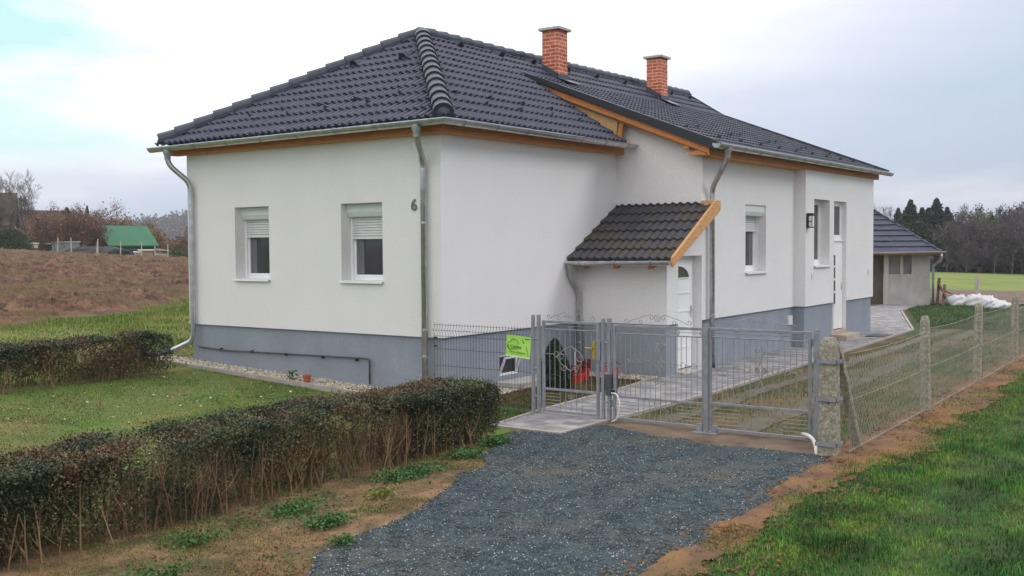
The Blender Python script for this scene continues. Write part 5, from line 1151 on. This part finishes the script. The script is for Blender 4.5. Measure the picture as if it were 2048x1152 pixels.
def bush(c, r_, h_, n, label, mt, ls=.12):
    x, y = c; z = float(zg(x, y)); t_ = empty('bush', (x, y, z), label, 'bush'); a = rng.random(n)*2*math.pi; zz = rng.random(n); q_ = r_*np.sqrt(np.clip(1-(zz*.98)**2.2, 0, 1))*(1+.25*(fbm(np.cos(a)*2+5, zz*4+np.sin(a)*2, 3, 4)-.5))*rng.random(n)**.35
    P = np.stack([x+q_*np.cos(a), y+q_*np.sin(a), z+zz*h_*(1+.2*(fbm(np.cos(a)*3, np.sin(a)*3, 2, 9)-.5))], 1); leaves('foliage', P, ls, mt, t_); mb = MB(); mb.tube([(x,y,z-.1), (x,y,z+h_*.6)], [.06,.02], 5); mb.build('stem', M_bark, t_)
bush(polar(61.0, 92), 1.9, 1.9, 9000, 'round dark green bush at the left edge behind the field', M_bsh)
bush(polar(52.9, 91), .9, 1.3, 2500, 'small olive bush by the wire posts next to the house corner', M_olv)
# brown roofed houses
M_rf = mat('old_brown_roof', [(.055,.028,.026), (.095,.05,.042)], 2, .9, .5, 12); M_ow = mat('beige_old_wall', [(.26,.21,.18), (.36,.30,.25)], 1.5, .95)
def farhouse(az, d, w_, dpt, hw, hr, label, wmat, rmat, rot, gable=False, nw=1):
    x, y = polar(az, d); z = float(zg(x, y))-.1; t_ = empty('farm_house', (x, y, z), label, 'house'); a = R(az-90+rot); U = Vector((math.cos(a), math.sin(a), 0)); V = Vector((-math.sin(a), math.cos(a), 0)); O = Vector((x, y, z))
    def Pt(u, v, h): return O+U*u+V*v+Vector((0,0,h))
    mb = MB(); mb.prism([Pt(-w_/2,0,0), Pt(w_/2,0,0), Pt(w_/2,0,hw), Pt(-w_/2,0,hw)], V*dpt); mb.prism([Pt(-w_/2,0,hw), Pt(-w_/2,dpt,hw), Pt(-w_/2,dpt/2,hr-.1)], U*w_); mb.build('wall', wmat, t_)
    mb = MB(); o_ = .35; tk = .10
    mb.prism([Pt(-w_/2-o_,-o_,hw-.15), Pt(-w_/2-o_,dpt/2,hr), Pt(-w_/2-o_,dpt/2,hr+tk), Pt(-w_/2-o_,-o_,hw-.15+tk)], U*(w_+2*o_)); mb.prism([Pt(-w_/2-o_,dpt+o_,hw-.15), Pt(-w_/2-o_,dpt/2,hr), Pt(-w_/2-o_,dpt/2,hr+tk), Pt(-w_/2-o_,dpt+o_,hw-.15+tk)], U*(w_+2*o_)); mb.build('roof', rmat, t_)
    for i in range(nw):
        u = -w_/2+w_*(i+.5)/nw; mb = MB(); mb.prism([Pt(u-.4,-.03,hw*.35), Pt(u+.4,-.03,hw*.35), Pt(u+.4,-.03,hw*.78), Pt(u-.4,-.03,hw*.78)], V*.029); mb.build('window', M_glass, t_)
    return t_
farhouse(60.15, 122, 9.0, 7, 1.6, 5.0, 'long farm building with a dark brown roof behind the bare tree', M_ow, M_rf, 2, nw=3)
farhouse(63.3, 112, 9.6, 6, 2.7, 5.9, 'brown roofed house with a beige wall cut by the left edge', M_ow, M_rf, -6, nw=2)
M_grn = mat('bright_green_sheet_roof', [(.006,.11,.045), (.010,.15,.062)], .8, .55); M_dkw = mat('dark_board_wall', [(.035,.02,.02), (.07,.045,.04)], 3, .9)
farhouse(55.2, 101, 4.1, 4.2, 1.45, 3.15, 'dark board shed with a bright green sheet metal roof', M_dkw, M_grn, 24, nw=1)
# odds and ends in front of the brush
def crate(az, d, w_, h_, dp, mt, nm, label, lift=0, cat=None):
    x, y = polar(az, d); z = float(zg(x, y))+lift; mb = MB(); a = R(az); U = Vector((-math.sin(a), math.cos(a), 0)); V = Vector((math.cos(a), math.sin(a), 0)); O = Vector((x, y, z))
    t_ = empty(nm, (x, y, z), label, cat or nm.replace('_', ' ')); mb.prism([O-U*w_/2, O+U*w_/2, O+U*w_/2+Vector((0,0,h_)), O-U*w_/2+Vector((0,0,h_))], V*dp); mb.build('body', mt, t_, bevel=.03)
    mb = MB(); mb.prism([O-U*(w_/2+.08)-V*.08+Vector((0,0,h_)), O+U*(w_/2+.08)-V*.08+Vector((0,0,h_)), O+U*(w_/2+.08)-V*.08+Vector((0,0,h_+.06)), O-U*(w_/2+.08)-V*.08+Vector((0,0,h_+.06))], V*(dp+.16)+Vector((0,0,.06))); mb.build('lid', M_conc2 if mt is not M_dkw else M_pipe, t_)
crate(54.55, 93, 1.15, .75, .8, mat('tan_box_paint', [(.26,.17,.11), (.34,.23,.15)], 2, .9), 'beehive', 'tan wooden box with a grey lid in front of the green roofed shed', cat='box')
crate(54.95, 92.5, .55, .55, .6, M_conc2, 'beehive', 'small pale box left of the tan wooden box', cat='box')
crate(58.4, 97, 2.2, 1.2, 1.2, mat('cold_frame_glass', [(.16,.20,.20), (.26,.30,.31)], 1.5, .3), 'cold_frame', 'low glazed garden frame between the leaning post and the brush', cat='garden frame')
crate(59.4, 99, 3.0, .95, 1.2, mat('grey_board', [(.12,.11,.10), (.22,.20,.19)], 2, .9), 'lean_to', 'low grey lean-to left of the glazed garden frame', cat='lean-to')
crate(59.95, 96, .9, .35, .6, M_pil, 'hutch', 'small pale hutch right of the dark green bush', .55)
heap((*polar(57.0, 96), float(zg(*polar(57.0, 96)))), 3.0, 1.1, 1.0, 'long black tarpaulin covered pile behind the field posts', M_black, 'tarp_pile', 'tarpaulin pile', None, 9)
for (az, h_, ln, lb) in ((58.80,1.45,.10,'first leaning post, at the glazed garden frame'), (58.15,1.50,0,'thick post at the right end of the garden frame'), (56.98,1.35,.22,'short leaning post beside the black tarpaulin pile'), (56.88,1.50,.0,'pale straight post in front of the black tarpaulin pile'), (55.80,1.40,.06,'pale post left of the green roofed shed'), (54.75,1.42,0,'pale post in front of the tan wooden box'), (53.45,1.38,.0,'pale post nearest the house corner'), (54.1,1.15,0,'thin grey post midway between the tan box and the house corner')):
    x, y = polar(az, 90.5); z = float(zg(x, y)); mb = MB(); mb.tube([(x,y,z-.2), (x+ln*.5,y-ln*.4,z+h_)], [.055,.045], 6); props(mb.build('field_post', M_pil), lb, 'post', 'wire fence posts along the field')
x0, y0 = polar(54.05, 91); x1, y1 = polar(52.6, 91)
for h_, lb in ((.35,'lower grey rail beside the green roofed shed'), (.75,'upper grey rail beside the green roofed shed')):
    mb = MB(); mb.beam((x0,y0,float(zg(x0,y0))+h_+.15), (x1,y1,float(zg(x1,y1))+h_), .06, .12); props(mb.build('fence_rail', M_roug), lb, 'fence rail')
# distant wooded hills
def ridge(name, az0, az1, d, zt, seed, mt, n=260, dep=300):
    az = np.radians(np.linspace(az0, az1, n)); V = []; 
    for j, (k, dd) in enumerate(((0, 0), (.55, dep*.12), (.85, dep*.35), (1, dep*.6), (.9, dep))):
        hh_ = zt(np.degrees(az))*k + (fbm(np.degrees(az)*1.1+j, np.zeros(n), 4, seed)-.5)*d*.006*k
        V.append(np.stack([CAM.x+(d+dd)*np.cos(az), CAM.y+(d+dd)*np.sin(az), hh_-4*(k == 0)], 1))
    V = np.concatenate(V); i = (np.arange(4)[:, None]*n+np.arange(n-1)[None]).ravel(); F = np.stack([i, i+1, i+1+n, i+n], 1); o = np_mesh(name, V, F, mt, smooth=True); o['kind'] = 'structure'
M_hill = mat('wooded_hill', [(.045,.04,.045), (.085,.068,.062)], .02, .98, .5, .2)
ridge('hills', 40, 72, 620, lambda a: np.interp(a, [40,50,53,55,58,60,72], [28,23,22,18,13,12,16]), 3, M_hill)
ridge('hills', -14, 30, 700, lambda a: np.interp(a, [-14,0,8,15,22,30], [14,14,14,14,12,10]), 6, M_hill)
def crowns(name, az0, az1, d0, d1, zf, n, mt, size, seed=1):
    """uncountable far-off wood on a hill: clumps of twiggy foliage"""
    g_ = np.random.default_rng(seed); m_ = n//26; az = np.radians(g_.uniform(az0, az1, m_)); d = g_.uniform(d0, d1, m_); X = CAM.x+d*np.cos(az); Y = CAM.y+d*np.sin(az); Z = zf(np.degrees(az), d)
    hgt = g_.uniform(.6, 1.25, m_)*size; P = np.repeat(np.stack([X, Y, Z], 1), 26, 0); hr = np.repeat(hgt, 26); u = g_.normal(size=(len(P), 3)); u /= np.linalg.norm(u, axis=1)[:, None]
    P = P+u*np.stack([hr*.38, hr*.38, hr*.5], 1)*g_.random(len(P))[:, None]**.4+np.stack([0*hr, 0*hr, hr*.45], 1); leaves(name, P, size*.22, mt, None, kind='stuff', aspect=.6)
M_farw = mat('far_wood', [(.04,.036,.042), (.08,.062,.058), (.06,.065,.045)], .012, .98, island=.4)
crowns('far_wood', 41, 72, 618, 740, lambda a, d: np.interp(a, [40,50,53,55,58,60,72], [28,23,22,18,13,12,16])*np.interp(d, [618,660,725,800], [.15,.6,.88,1]), 42000, M_farw, 9)
# --- right background: wood edge beyond the meadow
protoC = []; rgb = random.Random(11)
spr = [(14.35,118,5.9,2.0), (13.75,112,6.5,2.4), (13.2,116,5.9,2.2), (12.5,113,6.7,2.6), (12.0,117,6.0,2.2), (14.0,124,6.0,2.4), (12.9,124,6.2,2.6), (13.5,108,4.8,2.2), (12.3,108,4.4,2.2), (14.8,112,4.4,2.0)]
for i, (az, d, H_, r_) in enumerate(spr):
    conifer('conifer', *polar(az, d), H_+.6, r_, 'dark spruce in the stand right of the outbuilding roof', 'dark spruces at the wood edge', 4200, seed=20+i)
kinds = []
for k in range(5):
    T, K = branch_tree(200+k, 9.2, 1.0, 5, .12, up=.35, nb=(4,5), twig_r=.018, start=.08); kinds.append((T, K))
M_tw3 = mat('violet_grey_twigs', [(.062,.054,.063), (.125,.102,.11)], .25, .95, island=.4)
M_tw4 = mat('red_grey_twigs', [(.13,.075,.07), (.21,.13,.115)], .3, .95, island=.3)
done = {}
def wood(kind, az, d, sc, mt, label, grp, nl=0, lm=None):
    x, y = polar(az, d); z = float(zg(x, y)); key = (kind, mt.name, nl)
    if key not in done:
        T, K = kinds[kind]; t_ = place_tree('bare_tree', x, y, label, 'tree', T, K, mt, grp, lm, nl, .30); done[key] = t_
    else:
        t_ = copy_tree(done[key]); t_.location = (x, y, z); t_['label'] = label; t_['group'] = grp
    t_.scale = (sc,)*3; t_.rotation_euler = (0, 0, rgb.random()*6.28)
lb1, g1_ = 'bare violet brown tree in the dense wood edge beyond the meadow', 'bare trees of the wood edge'
az = 12.0; i = 0
while az > 5.5:
    for d in (104, 110, 118):
        wood(i % 5, az+rgb.uniform(-.12,.12), d+rgb.uniform(-3,3), rgb.uniform(.38,.57)*(1.0 if d > 108 else .82), M_tw3, lb1, g1_, 1500, M_tw3); i += 1
    az -= .42
for az, d, sc in ((16.2,126,.66), (15.9,118,.60), (15.3,124,.66), (14.95,130,.68), (15.6,112,.50), (14.6,108,.42), (16.6,120,.55)):
    wood(i % 5, az, d, sc, M_tw4, 'bare reddish tree above the right slope of the outbuilding roof', 'reddish bare trees behind the outbuilding', 0); i += 1
for az, d, sc in ((8.9,124,.72), (11.3,126,.66), (10.6,124,.70), (9.9,128,.66), (8.4,126,.64), (7.6,128,.66)):
    wood(i % 5, az, d, sc, M_tw3, lb1, g1_, 1500, M_tw3); i += 1
T, K = kinds[1]; x, y = polar(9.75, 112); o = place_tree('olive_tree', x, y, 'yellow green leaved tree in the right part of the wood edge', 'tree', T, K, M_olv, None, M_olv, 9000, .25); o.scale = (.66,.66,.60)
# dark underwood so that the wood has depth
crowns('underwood', 4, 16.5, 106, 132, lambda a, d: zg(CAM.x+d*np.cos(np.radians(a)), CAM.y+d*np.sin(np.radians(a))), 30000, M_tw3, 2.8, 5)

# ------------------------------------------------------------------ haze
mb = MB(); mb.box(-60, -260, -12, 1150, 1150, 46); hz = mb.build('haze', M_black); hz['kind'] = 'stuff'
hm = bpy.data.materials.new('haze_air'); hm.use_nodes = True; t = hm.node_tree; t.nodes.clear(); o_ = t.nodes.new('ShaderNodeOutputMaterial'); pv = t.nodes.new('ShaderNodeVolumePrincipled')
pv.inputs['Density'].default_value = .0005; pv.inputs['Color'].default_value = (.86,.90,.97,1); pv.inputs['Anisotropy'].default_value = .3
t.links.new(pv.outputs[0], o_.inputs['Volume']); hz.data.materials[0] = hm
